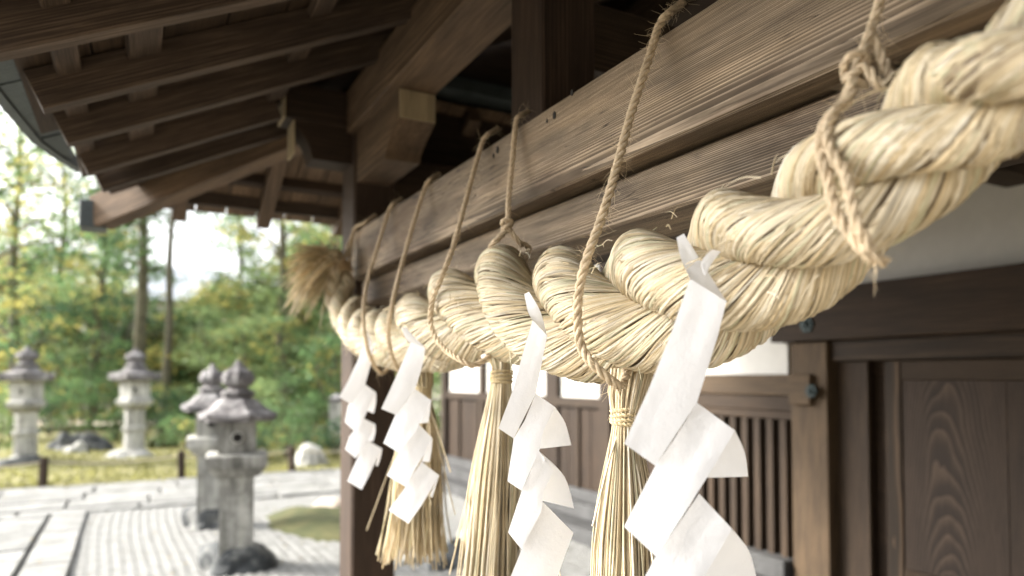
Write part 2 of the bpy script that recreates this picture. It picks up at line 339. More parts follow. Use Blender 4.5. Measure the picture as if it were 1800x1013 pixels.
# raked gravel: ridged sheet
gx = np.arange(-.42, 3.9, .0225); gy = np.linspace(4.0, 9.62, 150)
GX, GY = np.meshgrid(gx, gy)
GZ = .005 * np.sin(GX * 2 * math.pi / .09) + .006
wob = np.array([[noise.noise(Vector((x * 9, y * 9, 1))) * .007 + noise.noise(Vector((x * 25, y * 25, 1))) * .004 + noise.noise(Vector((x * 1.2, y * 1.2, 5))) * .012 for x in gx] for y in gy]); GZ = GZ + wob
GX2 = GX + .03 * np.sin(GY * 1.3)
ii = np.arange(len(gy) - 1)[:, None] * len(gx) + np.arange(len(gx) - 1)[None]
Q = np.stack([ii, ii + 1, ii + len(gx) + 1, ii + len(gx)], -1).reshape(-1, 4)
tag(link('raked_gravel', mesh_np('gravel', np.stack([GX2, GY, GZ + .012], -1), Q, None, True), M_GRAVEL), kind='structure')
# paving
pv = empty('stone_path', (-1, 9, 0), kind='structure')
sheet('path_bed', [(-6, 2), (-.38, 2), (-.38, 9.6), (6.5, 9.6), (6.5, 12.02), (-6, 12.02)], .002, M_JOINT, None, pv)
def slab(x0, x1, y0, y1, h=None):
    h = h or random.uniform(.035, .05)
    o = bx('slab', x0 + .016, x1 - .016, y0 + .016, y1 - .016, -.02, h, M_SLAB, pv, 'x', .008)
    o.rotation_euler.z += random.uniform(-.004, .004)
y = 9.63
for d in (.28, .62, .55, .60, .30):
    x = -5.2 + random.uniform(-.3, .3)
    while x < 6:
        wv_ = random.uniform(.7, 1.35) if d > .4 else random.uniform(1.2, 1.7)
        slab(x, x + wv_, y, y + d); x += wv_
    y += d
y = 3.5
while y < 9.55:                                             # pale kerb run beside the gravel
    l = min(random.uniform(1.0, 1.5), 9.62 - y); slab(-.76, -.40, y, y + l, .055); y += l
for x0, x1 in ((-1.25, -.78), (-1.8, -1.25), (-2.5, -1.8), (-3.2, -2.5), (-4, -3.2)):
    y = 4 + random.uniform(0, .5)
    while y < 9.5:
        l = min(random.uniform(.45, 1.1), 9.62 - y)
        if l > .15: slab(x0, x1, y, y + l)
        y += l
# moss islands
def mound(name, cx, cy, rx, ry, h, mat, seed, **kw):
    n, m = 26, 9; V = []; Q = []
    for j in range(m):
        t = j / (m - 1)
        for i in range(n):
            a = i * 2 * math.pi / n; rr = 1 + .28 * noise.noise(Vector((math.cos(a) * 1.5, math.sin(a) * 1.5, seed)))
            q = (1 - t) * rr
            z = h * (1 - (1 - t) ** 3) * (1 + .5 * noise.noise(Vector((q * rx * 3 * math.cos(a), q * ry * 3 * math.sin(a), seed + 4)))) - .01 * (t == 0)
            V.append((q * rx * math.cos(a), q * ry * math.sin(a), z))
    for j in range(m - 1):
        for i in range(n): Q.append((j * n + i, j * n + (i + 1) % n, (j + 1) * n + (i + 1) % n, (j + 1) * n + i))
    o = link(name, mesh_np(name, V, Q, None, True), mat, None, Matrix.Translation((cx, cy, 0))); return tag(o, **kw)
mound('moss_mound', 2.20, 7.85, 1.0, 1.12, .13, M_MOSS, 3, label='low olive moss island in the pale gravel beside the dark porch post', cat='moss patch')
mound('moss_mound', 4.4, 12.6, 1.3, .6, .12, M_MOSS, 9, label='moss hump at the lawn edge beside the round grey boulder', cat='moss patch')

# ------------------------------------------------------------------ rocks
def rock_mesh(sx, sy, sz, seed, flat=.25, amp=.3):
    bm = bmesh.new(); bmesh.ops.create_icosphere(bm, subdivisions=4, radius=1)
    for v in bm.verts:
        p = v.co.copy(); f = 1 + amp * noise.noise(p * 1.1 + Vector((seed, 0, 0))) * 2 + amp * .35 * noise.noise(p * 3.5 + Vector((0, seed, 0))) + amp * .12 * noise.noise(p * 9)
        v.co = Vector((p.x * f * sx, p.y * f * sy, max(p.z * f, -flat) * sz))
    return bm_mesh(bm, 'rock', True)
def rock(px, d, sx, sy, sz, seed, mat, label, cat='boulder', z=0, amp=.3):
    c = spot(px, d); c.z = z
    return tag(link('boulder', rock_mesh(sx, sy, sz, seed, .25, amp), mat, None, Matrix.Translation(c)), label, cat)
rock(118, 15.2, .33, .3, .42, 1.2, M_BASEST, 'dark mossy boulder on the lawn right of the leftmost lantern')
rock(163, 15.0, .34, .3, .36, 7.7, M_BASEST, 'darker rounded boulder touching the right side of a mossy one on the lawn')
rock(140, 14.2, .22, .2, .28, 3.1, M_STONE, 'small pale grey stone in front of two dark boulders on the lawn')
rock(550, 12.6, .30, .28, .37, 5.9, M_STONE, 'round pale grey boulder at the lawn edge near the dark post', amp=.15)
rock(283, 15.8, .3, .3, .3, 15.5, M_MOSS, 'low mossy stone right of the tall thin lantern')
rock(580, 8.1, .30, .24, .17, 8.5, M_PATHFAR, 'low pinkish stone lying on the moss island', z=.03, amp=.2)
rock(745, 6.5, .24, .2, .17, 12.1, M_BASEST, 'dark blotched rock on the ground under the first straw tassel')
rock(795, 6.0, .22, .2, .2, 22.1, M_BASEST, 'black and white mottled rock left of the middle straw tassel')
rock(713, 6.1, .13, .12, .10, 25.1, M_STONE, 'small pale cobble beside the foot of the dark porch post', 'stone')
rock(835, 6.9, .16, .14, .12, 27.3, M_STONE, 'grey cobble behind the mottled rock below the middle tassel', 'stone')

# ------------------------------------------------------------------ stone lanterns
def prism(rings, n, rot=0.0, corner=0.0, jitter=.003, seed=0):
    """rings of (radius, z); n sides; corner lifts alternate vertices"""
    V = []; Q = []; k = n * 2
    for (r, z, lift) in rings:
        for i in range(k):
            a = i * math.pi / n + rot
            rr = r if i % 2 == 0 else r * math.cos(math.pi / n)
            zz = z + (lift if i % 2 == 0 else 0)
            p = Vector((rr * math.cos(a), rr * math.sin(a), zz)); d = noise.noise(p * 14 + Vector((seed, 0, 0))) * jitter * 2
            V.append((p.x * (1 + d / max(r, .05)), p.y * (1 + d / max(r, .05)), p.z + d))
    for j in range(len(rings) - 1):
        for i in range(k): Q.append((j * k + i, j * k + (i + 1) % k, (j + 1) * k + (i + 1) % k, (j + 1) * k + i))
    bm = bmesh.new(); vs = [bm.verts.new(v) for v in V]
    for q in Q: bm.faces.new([vs[a] for a in q])
    bm.faces.new(vs[:k][::-1]); bm.faces.new(vs[-k:])
    bmesh.ops.recalc_face_normals(bm, faces=bm.faces)
    return bm_mesh(bm, 'stone')
def ring_r(r, z, l=0): return (r, z, l)
def lantern(loc, label, spec, rot):
    L0 = empty('stone_lantern', loc, label, 'stone lantern', 'stone lanterns in the garden')
    Wm = Matrix.Translation(loc) @ Matrix.Rotation(rot, 4, 'Z')
    for nm, kind, n, rings, mat in spec:
        if kind == 'rock':
            sx, sz, seed = rings; me = rock_mesh(sx, sx * .95, sz, seed, .15, .22)
            link(nm, me, mat, L0, Wm)
        elif kind == 'hole':
            r, d, z = rings
            bm = bmesh.new(); bmesh.ops.create_cone(bm, cap_ends=True, segments=20, radius1=r, radius2=r, depth=.02)
            me = bm_mesh(bm, 'hole'); fb = last
            ang = math.radians(-97) - rot
            link(nm, me, M_HOLE, fb, Wm @ Matrix.Rotation(ang, 4, 'Z') @ Matrix.Translation((d, 0, z)) @ Matrix.Rotation(math.pi / 2, 4, 'Y'))
            ringm = Bag(); a = np.linspace(0, 2 * math.pi, 21); C = np.stack([np.zeros(21), np.cos(a) * r * 1.25, np.sin(a) * r * 1.25], 1)
            Vt, Qt = tube_np(C, r * .22, 6); ringm.add(Vt, Qt)
            link('window_rim', mesh_np('rim', ringm.V[0], ringm.Q[0], None, True), M_STONE, fb, Wm @ Matrix.Rotation(ang, 4, 'Z') @ Matrix.Translation((d + .008, 0, z)))
        else:
            o = link(nm, prism([ring_r(*q) for q in rings], n, 0, 0, .004, loc.x * 7), mat, L0, Wm)
            if nm == 'firebox': last = o
    return L0
def hexa(s=1.0):      # broad hip-roofed lantern, square shaft
    return [('foundation_rock', 'rock', 0, (.30 * s, .26, 2.2), M_BASEST),
            ('shaft', 'p', 4, [(.195, .10), (.188, .14), (.185, .72), (.19, .78)], M_STONE),
            ('platform', 'p', 4, [(.21, .78), (.25, .80), (.325, .87), (.33, .95), (.31, .965), (.20, .968)], M_STONE),
            ('firebox', 'p', 4, [(.205, .968), (.205, 1.225)], M_STONE),
            ('window_opening', 'hole', 0, (.035, .146, 1.10), None),
            ('roof', 'p', 6, [(.19, 1.225), (.30, 1.228), (.33, 1.25, .035), (.315, 1.275, .02), (.245, 1.315, .005), (.20, 1.36), (.155, 1.40), (.12, 1.42)], M_ROOFST),
            ('finial', 'p', 8, [(.11, 1.42), (.135, 1.44), (.135, 1.47), (.08, 1.49), (.08, 1.505), (.125, 1.54), (.132, 1.585), (.11, 1.635), (.05, 1.67), (.012, 1.73)], M_ROOFST)]
def slim():           # tall slim lantern with a flat roof
    return [('foundation_rock', 'rock', 0, (.42, .20, 6.2), M_PALEST),
            ('shaft', 'p', 10, [(.27, .08), (.25, .16), (.19, .20), (.18, .55), (.22, .57), (.22, .62), (.18, .64), (.185, .95), (.22, .98)], M_PALEST),
            ('platform', 'p', 6, [(.20, .98), (.32, 1.05), (.34, 1.13), (.27, 1.18)], M_PALEST),
            ('firebox', 'p', 6, [(.27, 1.18), (.27, 1.50)], M_PALEST),
            ('window_opening', 'hole', 0, (.05, .24, 1.34), None),
            ('roof', 'p', 6, [(.28, 1.50), (.40, 1.50), (.46, 1.52, .03), (.46, 1.62, .04), (.42, 1.65), (.24, 1.69), (.18, 1.75)], M_ROOFST),
            ('finial', 'p', 10, [(.17, 1.76), (.20, 1.80), (.12, 1.84), (.12, 1.88), (.19, 1.93), (.17, 2.0), (.08, 2.05), (.02, 2.13)], M_ROOFST)]
lantern(Vector((.79, 6.30, 0)), 'near grey stone lantern with a hipped hexagonal roof and a round firebox window', hexa(), .663)
lantern(Vector((.77, 8.20, 0)), 'second hipped stone lantern half hidden behind the nearest one', hexa(), .66)
o_ = lantern(Vector((.08, 15.5, 0)), 'tall slim stone lantern with a flat cap between green shrubs', slim(), .2)
lantern(Vector((-1.62, 15.2, 0)), 'leftmost slim stone lantern on the lawn with a dark round base', [(a, b, c, (d if a != 'foundation_rock' else (.45, .22, 9.9)), (M_BASEST if a == 'foundation_rock' else e)) for a, b, c, d, e in slim()], .5)
pl = empty('stone_pillar', Vector((3.66, 14.3, 0)), 'plain grey stone pillar standing on the lawn just left of the dark post', 'stone pillar')
link('pillar_shaft', prism([(.20, 0, 0), (.17, .05, 0), (.16, 1.05, 0), (.14, 1.08, 0)], 4, .3), M_STONE, pl, Matrix.Translation((3.66, 14.3, 0)))
link('pillar_cap', prism([(.12, 1.08, 0), (.19, 1.1, 0), (.19, 1.16, 0), (.02, 1.25, 0)], 4, .3), M_ROOFST, pl, Matrix.Translation((3.66, 14.3, 0)))

# ------------------------------------------------------------------ low fence round the lawn
fn = empty('low_garden_fence', (0.7, 11.95, 0), 'low weathered post fence with thin straw line along the lawn edge', 'fence')
fp = [(-2.9, 12.1), (-1.07, 12.06), (.71, 12.06), (2.36, 12.02), (4.1, 12.0)]
for i, (x, y) in enumerate(fp):
    me = prism([(.062, 0, 0), (.06, .40, 0), (.052, .43, 0)], 5, random.random(), 0, .006, i)
    link('fence_post', me, W_HALL, fn, Matrix.Translation((x, y, .02)) @ Matrix.Rotation(random.uniform(-.04, .04), 4, 'Y'))
for (x0, y0), (x1, y1) in zip(fp, fp[1:]):
    t = np.linspace(0, 1, 14); C = np.stack([x0 + (x1 - x0) * t, y0 + (y1 - y0) * t, .38 - .06 * 4 * t * (1 - t)], 1)
    b = Bag(); b.add(*tube_np(C, .013, 6), (.42, .38, .28)); b.build('fence_line', M_JUTE, fn)

# ------------------------------------------------------------------ trees and shrubs
def leafbag(blobs, size, base, var, dens, flat=.5):
    """blobs: (cx,cy,cz,rx,ry,rz); leaf quads spread in clumps through each"""
    Vs = []; Ts = []
    for (cx, cy, cz, rx, ry, rz) in blobs:
        nc = max(5, int(dens * (rx * ry + rx * rz) * 7)); nl = 26
        d = RNG.normal(size=(nc, 3)); d /= np.linalg.norm(d, axis=1)[:, None]
        cc = d * (RNG.uniform(.35, 1, nc) ** .5)[:, None] * np.array([rx, ry, rz]) + np.array([cx, cy, cz])
        ct = RNG.uniform(.62, 1.35, nc)
        p = np.repeat(cc, nl, 0) + RNG.normal(size=(nc * nl, 3)) * np.array([1, 1, .55]) * size * 2.3
        t = np.repeat(ct, nl) * RNG.uniform(.7, 1.3, nc * nl)
        a = RNG.normal(size=p.shape); a[:, 2] *= flat; a /= np.linalg.norm(a, axis=1)[:, None]
        c = RNG.normal(size=p.shape); c -= a * (a * c).sum(1)[:, None]; c /= np.linalg.norm(c, axis=1)[:, None]
        s = size * RNG.uniform(.5, 1.1, len(p))[:, None]
        Vs.append(np.stack([p - a * s, p + c * s * .45, p + a * s, p - c * s * .45], 1).reshape(-1, 3))
        col = np.array(base)[None] * t[:, None]
        mixv = RNG.uniform(0, 1, nc * nl) ** 3
        yel = np.repeat(RNG.uniform(0, 1, nc) < var, nl)
        col = np.where(yel[:, None], np.array([.42, .38, .12])[None] * t[:, None], col)
        Ts.append(np.repeat(col, 4, 0))
    V = np.concatenate(Vs); return V, np.arange(len(V)).reshape(-1, 4), np.concatenate(Ts)
def trunkbag(b, pts, r0, r1, sides=9):
    P, L = resample(pts, 14); b.add(*tube_np(P, np.linspace(r0, r1, 14), sides))
def tree(px, d, h, R, kind, label, cat='tree', group=None, base=None, dens=1.0, lean=0, trunk_r=None, bare=.24):
    c = spot(px, d); T0 = empty({'cedar': 'cedar_tree', 'pine': 'pine_tree', 'shrub': 'shrub', 'broad': 'broadleaf_tree'}[kind], c, label, cat, group)
    tb = Bag(); tr = trunk_r or h * .018 + .03
    top = np.array([c.x + lean, c.y, h])
    blobs = []
    if kind == 'shrub':
        for i in range(5):
            a = random.uniform(0, 6.28); q = random.uniform(.15, .6) * R
            blobs.append((c.x + q * math.cos(a), c.y + q * math.sin(a), h * random.uniform(.4, .62), R * .62, R * .62, h * .40))
        for i in range(4):
            a = i * 1.6; trunkbag(tb, [(c.x, c.y, 0), (c.x + .2 * R * math.cos(a), c.y + .2 * R * math.sin(a), h * .3), (c.x + .5 * R * math.cos(a), c.y + .5 * R * math.sin(a), h * .6)], tr, tr * .4, 6)
        sz = .055
    else:
        mid = np.array([c.x + lean * .4 + random.uniform(-.15, .15), c.y + random.uniform(-.2, .2), h * .5])
        q1 = (np.array([c.x, c.y, 0]) + mid) / 2 + np.array([random.uniform(-.16, .16), 0, 0]); q3 = (mid + top) / 2 + np.array([random.uniform(-.25, .25), 0, 0])
        trunkbag(tb, [(c.x, c.y, -.1), tuple(q1), tuple(mid), tuple(q3), tuple(top)], tr, tr * .25)
        nb = {'cedar': 16, 'pine': 9, 'broad': 15}[kind]
        for i in range(nb):
            f = (i + random.random()) / nb; z = h * (bare + (1 - bare) * f)
            base_pt = mid * (1 - abs(z / h - .5) * 2) + (top if z / h > .5 else np.array([c.x, c.y, 0])) * abs(z / h - .5) * 2
            a = i * 2.4 + random.uniform(-.5, .5)
            rr = {'cedar': R * (1.05 - f * .8), 'pine': R * (1.0 - f * .55), 'broad': R * math.sin(math.pi * (.15 + .75 * f))}[kind] * random.uniform(.55, 1.0)
            e = base_pt + np.array([math.cos(a) * rr, math.sin(a) * rr, rr * {'cedar': -.1, 'pine': .1, 'broad': .35}[kind]])
            trunkbag(tb, [tuple(base_pt - np.array([0, 0, .1 * rr])), tuple((base_pt + e) / 2 + np.array([0, 0, .1 * rr])), tuple(e)], tr * .35, tr * .08, 5)
            k = {'cedar': (.45, .45, .30), 'pine': (.48, .48, .13), 'broad': (.42, .42, .30)}[kind]
            rb = max(R * random.uniform(.75, 1.1), .2)
            blobs.append((e[0], e[1], e[2], rb * k[0], rb * k[1], rb * k[2]))
            if random.random() < .6: m_ = (base_pt + e) / 2; blobs.append((m_[0], m_[1], m_[2] + .1, rb * k[0] * .8, rb * k[1] * .8, rb * k[2] * .8))
        sz = {'cedar': .09, 'pine': .075, 'broad': .10}[kind] * (1 if d < 26 else 1.5)
    base = base or (.05, .085, .03)
    b = Bag(); V, Q, T = leafbag(blobs, sz, base, {'cedar': .06, 'pine': .12, 'broad': .28, 'shrub': .10}[kind], dens)
    b.add(V, Q, T)
    tb.build('trunk', M_BARK, T0, True); b.build('crown', M_LEAF, T0, False)
    return T0
GB = 'tall trees behind the garden'
G1, G2, G3, G4 = (.065, .125, .06), (.13, .22, .09), (.23, .31, .13), (.36, .34, .14)
tree(-70, 17, 8.5, 2.6, 'broad', 'tall broadleaf tree cut off by the left edge of the photo', base=G2, dens=.7)
tree(25, 21, 9, 2.4, 'broad', 'tall yellow green tree seen under the eave above the leftmost lantern', base=G3, dens=.6)
tree(100, 25, 9.5, 2.3, 'broad', 'loose golden green tree between the eave corner and the left lantern', base=G3, dens=.55)
tree(165, 23, 8.0, 1.8, 'cedar', 'dark conifer just left of the roof corner above the two boulders', base=G1, dens=.8)
tree(243, 20, 9, 1.1, 'cedar', 'mossy thick trunk rising straight behind the tall slim lantern', base=G2, dens=.5, bare=.5, trunk_r=.22)
tree(283, 19, 10, .9, 'cedar', 'thin straight trunk crossing the bright sky gap right of the mossy thick trunk', base=G2, dens=.35, bare=.62, trunk_r=.13, lean=.25)
tree(412, 24, 10, .9, 'cedar', 'slender trunk standing alone in the right half of the bright sky gap', base=G2, dens=.35, bare=.55, trunk_r=.12)
tree(495, 22, 9, 1.7, 'broad', 'pale green tree under the roof between sky gap and frayed rope end', base=G3, dens=.6)
tree(590, 20, 8, 1.6, 'broad', 'bright green tree seen between the hanging rafter ends and the frayed rope end', base=G2, dens=.8)
tree(395, 34, 5.6, 1.6, 'broad', 'low golden tree far off at the foot of the bright sky gap', base=G4, dens=.5)
tree(60, 32, 7.2, 2.6, 'broad', 'far dark green tree closing the view behind the golden trees', base=G1, dens=.7)
tree(205, 31, 8.5, 2.2, 'broad', 'far green tree behind the mossy thick trunk', base=G2, dens=.6)
tree(460, 33, 5.2, 2.2, 'broad', 'far hazy green tree right of the low white house', base=G2, dens=.7)
tree(560, 31, 7.5, 2.4, 'broad', 'far tree filling the gap behind the bright green tree near the post', base=G1, dens=.8)
for px, d, h, R_, bs, kd, lb in [
    (15, 26, 5.2, 2.2, G2, 'broad', 'full green tree low behind the leftmost lantern'), (130, 24, 4.6, 2.0, G3, 'broad', 'pale green tree above the bush between the slim lanterns'),
    (300, 23, 3.3, 1.6, G2, 'broad', 'mid green tree below the bright sky gap, behind the tall slim lantern'), (398, 26, 4.4, 1.7, G3, 'broad', 'soft yellow green tree under the right half of the sky gap'),
    (470, 24, 4.8, 2.0, G2, 'broad', 'mid green tree behind the cloud pruned pine'), (540, 24, 5.5, 1.9, G3, 'broad', 'light green tree directly below the frayed rope end'),
    (600, 26, 6.5, 2.0, G2, 'broad', 'green tree whose crown touches the dark post edge')]:
    tree(px, d, h, R_, kd, lb, group='leafy trees behind the lawn', base=bs, dens=2.8, bare=.05)
tree(425, 17.5, 3.0, 1.35, 'pine', 'layered light green garden pine above the two near lanterns', cat='garden pine', base=G3, dens=1.3, bare=.22, trunk_r=.09)
tree(505, 19, 3.3, 1.35, 'pine', 'cloud pruned pine with a dark bare stem right of the lantern tops', cat='garden pine', base=G2, dens=1.2, bare=.35, trunk_r=.09)
tree(350, 19.5, 3.2, 1.3, 'pine', 'wide layered pine left of the lantern tops', cat='garden pine', base=G3, dens=1.2, bare=.25, trunk_r=.08)
tree(60, 19.5, 3.6, 1.6, 'pine', 'dark spreading pine behind the leftmost lantern', cat='garden pine', base=G1, dens=1.2, bare=.22)
tree(160, 20.5, 3.6, 1.5, 'pine', 'green layered pine between the two slim lanterns', cat='garden pine', base=G2, dens=1.2, bare=.2)
tree(215, 22, 4.4, 1.4, 'pine', 'taller dark pine directly behind the tall slim lantern', cat='garden pine', base=G1, dens=1.2, bare=.25)
tree(575, 16.5, 2.4, 1.0, 'pine', 'small bright pine just left of the dark post', cat='garden pine', base=G2, dens=1.3, bare=.15)
SH = 'clipped shrubs along the lawn'
for px, d, h, R, bs, lb in [
    (-12, 13.0, 1.75, .8, G3, 'bright green bush cut by the left edge beside the leftmost lantern'),
    (145, 17.3, 1.75, .95, G2, 'fresh green rounded bush between the two slim lanterns'),
    (88, 18.6, 1.5, .9, G1, 'dark bush behind the leftmost lantern shaft'),
    (205, 17.4, 1.0, .55, G2, 'low clipped bush touching the left side of the tall slim lantern'),
    (300, 17.6, 1.5, .9, G1, 'dark green bush right of the tall slim lantern'),
    (330, 15.6, .85, .55, G2, 'low bush between the tall slim lantern and the near pair'),
    (465, 14.8, 1.7, .75, G3, 'yellow green bush right of the near lantern roof'),
    (505, 13.6, 1.15, .6, G2, 'leafy bush right of the near lantern firebox'),
    (540, 16.0, 1.6, .85, G2, 'mid green bush behind the round grey boulder'),
    (590, 13.6, .8, .42, G1, 'small dark bush at the foot of the grey stone pillar'),
    (440, 13.2, .55, .5, G1, 'ground hugging dark bush just behind the near lantern shaft'),
    (765, 15.0, 2.6, .8, G3, 'yellow green bush glimpsed between the post and the hall corner'),
    (395, 18.0, 1.6, 1.0, G2, 'green bush behind the heads of the near lantern pair'),
    (20, 17.5, 1.3, .8, G1, 'dark low bush left of the leftmost lantern shaft')]:
    tree(px, d, h, R, 'shrub', lb, 'shrub', SH, base=bs, dens=2.6, trunk_r=.025)
# closing woods far behind
fb = Bag(); bl = []
for i in range(34):
    c = spot(-420 + i * 42, 46 + random.uniform(-3, 6)); hh = random.uniform(4.2, 8) if not (240 < -420 + i * 42 < 470) else random.uniform(3.2, 4.6)
    for j in range(3): bl.append((c.x + random.uniform(-1.2, 1.2), c.y, hh * (.3 + .3 * j), 1.7, 1.2, hh * .26))
V, Q, T = leafbag(bl, .26, G2, .2, .55); fb.add(V, Q, T)
tag(fb.build('distant_woods', M_LEAF, None, False, (10, 45, 0)), kind='stuff')

# far houses between the trees
def house(px, d, wx, wy, hw, hr, label, wallm, roofm):
    c = spot(px, d); H = empty('distant_house', c, label, 'house')
    bx('wall', c.x - wx / 2, c.x + wx / 2, c.y - wy / 2, c.y + wy / 2, 0, hw, wallm, H, 'x', .01)
    bm = bmesh.new(); e = .6; vs = [bm.verts.new(v) for v in [(-wx / 2 - e, -wy / 2 - e, hw - .1), (wx / 2 + e, -wy / 2 - e, hw - .1), (wx / 2 + e, wy / 2 + e, hw - .1), (-wx / 2 - e, wy / 2 + e, hw - .1), (-wx / 2, 0, hw + hr), (wx / 2, 0, hw + hr)]]
    for f in [(0, 1, 5, 4), (2, 3, 4, 5), (1, 2, 5), (3, 0, 4), (3, 2, 1, 0)]: bm.faces.new([vs[i] for i in f])
    link('roof', bm_mesh(bm, 'roof'), roofm, H, Matrix.Translation(c))
    for k in range(3):
        bx('window', c.x - wx * .32 + k * wx * .3 - .4, c.x - wx * .32 + k * wx * .3 + .4, c.y - wy / 2 - .04, c.y - wy / 2 + .02, hw * .4, hw * .75, M_METAL, H, 'z', .01)
house(330, 38, 4.2, 4, 5.5, 1.9, 'low pale house with a whitish roof far behind the thin trunks', M_PLASTER, M_TILE)
house(60, 44, 7.0, 4, 4.4, 1.6, 'pale house half hidden behind the trees on the left', M_PLASTER, M_TILE)
house(285, 24.5, 2.0, 1.6, 2.95, .6, 'small brown shed roof behind the mossy thick trunk', W_HALL, M_GABLE)

# ------------------------------------------------------------------ porch
PO = empty('wooden_porch', (1.15, 3.8, 0), 'open timber porch with the weathered beam the straw rope hangs from', 'porch')
BEAM = bx('main_beam', 1.0, 1.135, -7, 3.66, 2.10, 2.338, W_BEAM, PO, 'y', .006); tag(BEAM, 'weathered front beam with long grain lines')
bx('lower_beam', 1.075, 1.30, -7, 3.70, 1.978, 2.096, W_BEAM, PO, 'y', .006)
bx('rear_lintel', 1.302, 1.42, -7, 3.70, 1.985, 2.12, W_DARK, PO, 'y')
POST = bx('corner_post', 1.03, 1.27, 3.70, 3.94, .06, 2.90, W_POST, PO, 'z', .012); POST['label'] = 'dark brown corner post'
bx('post_base', .97, 1.33, 3.64, 4.0, -.01, .06, M_STONE, PO, 'x', .01)
bx('corner_post', 1.03, 1.27, -3.6, -3.36, .06, 2.90, W_POST, PO, 'z', .012)
bx('post_base',    .97, 1.33, -3.66, -3.30, -.01, .06, M_STONE, PO, 'x', .01)
bx('strut_post', 1.137, 1.34, 1.915, 2.13, 2.122, 3.12, W_POST, PO, 'z', .006)
PUR = bx('purlin', 1.0, 1.225, -7, 4.0, 2.90, 3.13, W_PURL, PO, 'y', .006)
# bracket arm under the purlin with a chamfered nose
def nose(name, x0, x1, y0, y1, z0, z1, along, mat, ch=.62):
    """block whose far end is cut to an upright face and a curved chamfer; along 'y' nose at y0, along 'x' nose at x0"""
    L = (y1 - y0) if along == 'y' else (x1 - x0); Wd = (x1 - x0) if along == 'y' else (y1 - y0); H = z1 - z0
    prof = [(0, H), (0, H * ch)] + [(L * .30 * math.sin(t) , H * ch * (1 - t / (math.pi / 2)) ** 1.0) for t in (.25, .5, .8, 1.1, math.pi / 2)] + [(L, 0), (L, H)]
    bm = bmesh.new(); A = [bm.verts.new((p[0] - L / 2, -Wd / 2, p[1] - H / 2)) for p in prof]; Bv = [bm.verts.new((p[0] - L / 2, Wd / 2, p[1] - H / 2)) for p in prof]
    bm.faces.new(A); bm.faces.new(Bv[::-1])
    for i in range(len(prof)): j = (i + 1) % len(prof); bm.faces.new((A[j], A[i], Bv[i], Bv[j]))
    bmesh.ops.recalc_face_normals(bm, faces=bm.faces)
    c = Vector(((x0 + x1) / 2, (y0 + y1) / 2, (z0 + z1) / 2))
    Wm = Matrix.Translation(c) @ (Matrix.Rotation(math.pi / 2, 4, 'Z') if along == 'y' else Matrix.Identity(4))
    return link(name, bm_mesh(bm, name), mat, PO, Wm)
n1_ = nose('bracket_arm', 1.045, 1.222, 3.03, 3.70, 2.63, 2.898, 'y', W_PURL, .5)
bx('end_plate', 1.047, 1.220, 3.022, 3.03, 2.765, 2.896, W_PALE, PO, 'z', .002)['label'] = 'pale sawn end grain of the bracket arm'
nose('bracket_arm', .73, 1.03, 3.74, 3.90, 2.735, 2.93, 'x', W_DARK, .9)
bx('end_plate', .722, .730, 3.742, 3.898, 2.752, 2.928, W_PALE, PO, 'z', .002)  # plates on both outward arms carry the outside light in their pale colour
bx('bracket_arm', .68, 1.0, 3.73, 3.91, 2.93, 3.12, W_DARK, PO, 'x', .004)
bx('end_plate', .672, .680, 3.732, 3.908, 2.932, 3.118, W_PALE, PO, 'z', .002)
bx('tie_beam', 1.27, 4.18, 3.72, 3.92, 2.55, 2.80, W_DARK, PO, 'x')
bx('tie_beam', 1.342, 4.18, 1.93, 2.11, 2.62, 2.85, W_HALL, PO, 'x')
bx('tie_beam', 1.27, 4.18, -.2, 0, 2.62, 2.85, W_HALL, PO, 'x')
bx('inner_purlin', 2.3, 2.5, -7, 4.0, 3.35, 3.55, W_HALL, PO, 'y')
# rafters: bottom line through (1.1, 3.13) rising .48 per metre
SLP = .48
def zb(x): return 3.13 - SLP * (1.1 - x)
sl_n = Vector((-SLP, 0, 1)).normalized()
tips = [(-6.4 + .47 * i, -.30) for i in range(11)] + [(-1.15, -.30), (-.68, -.30), (-.21, -.30), (.27, -.30), (.76, -.30), (1.25, -.30), (1.80, -.30), (2.29, -.40), (2.78, -.268), (3.22, -.228), (3.74, -.185), (4.14, -.14)]
hr_ = .13
def rafter(name, a, b, wd, h, mat):
    a = Vector(a); b = Vector(b); d = (b - a).normalized(); up = Vector((0, 0, 1)); up = (up - d * up.dot(d)).normalized()
    return member(name, a + up * h / 2, b + up * h / 2, wd, h, mat, PO, up, .003)
for y, x in tips:
    xe = 2.55 if y < 3.6 else (.66 if y < 4 else .80)
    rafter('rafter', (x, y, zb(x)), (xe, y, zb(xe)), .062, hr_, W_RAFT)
    bx('rafter_tip', x - .006, x, y - .030, y + .030, zb(x) + .015, zb(x) + .122, W_PALE, PO, 'z', .001)
rafter('rafter', (3.42, 2.4, zb(2.0)), (3.42, 3.4, zb(2.0)), .05, .1, W_RAFT)
# side slope rafters (running out along +Y), and the board that ties them
def zs(y): return 3.13 - SLP * (y - 3.9)
for x in (.26, .78, 1.31, 1.84, 2.37, 2.9):
    ys_ = 3.9 if x > 1 else 3.9 + (1.1 - x) * .95
    rafter('side_rafter', (x, 5.06, zs(5.06) + .03), (x, ys_, zs(ys_) + .03), .085, .11, W_PURL)
bx('side_purlin', .10, 4.1, 4.72, 4.84, 2.735 + .09, 2.735 + .17, W_DARK, PO, 'x')
bx('eave_tie_board', .05, 4.1, 4.93, 4.97, 2.70, 2.795, W_RAFT, PO, 'x')
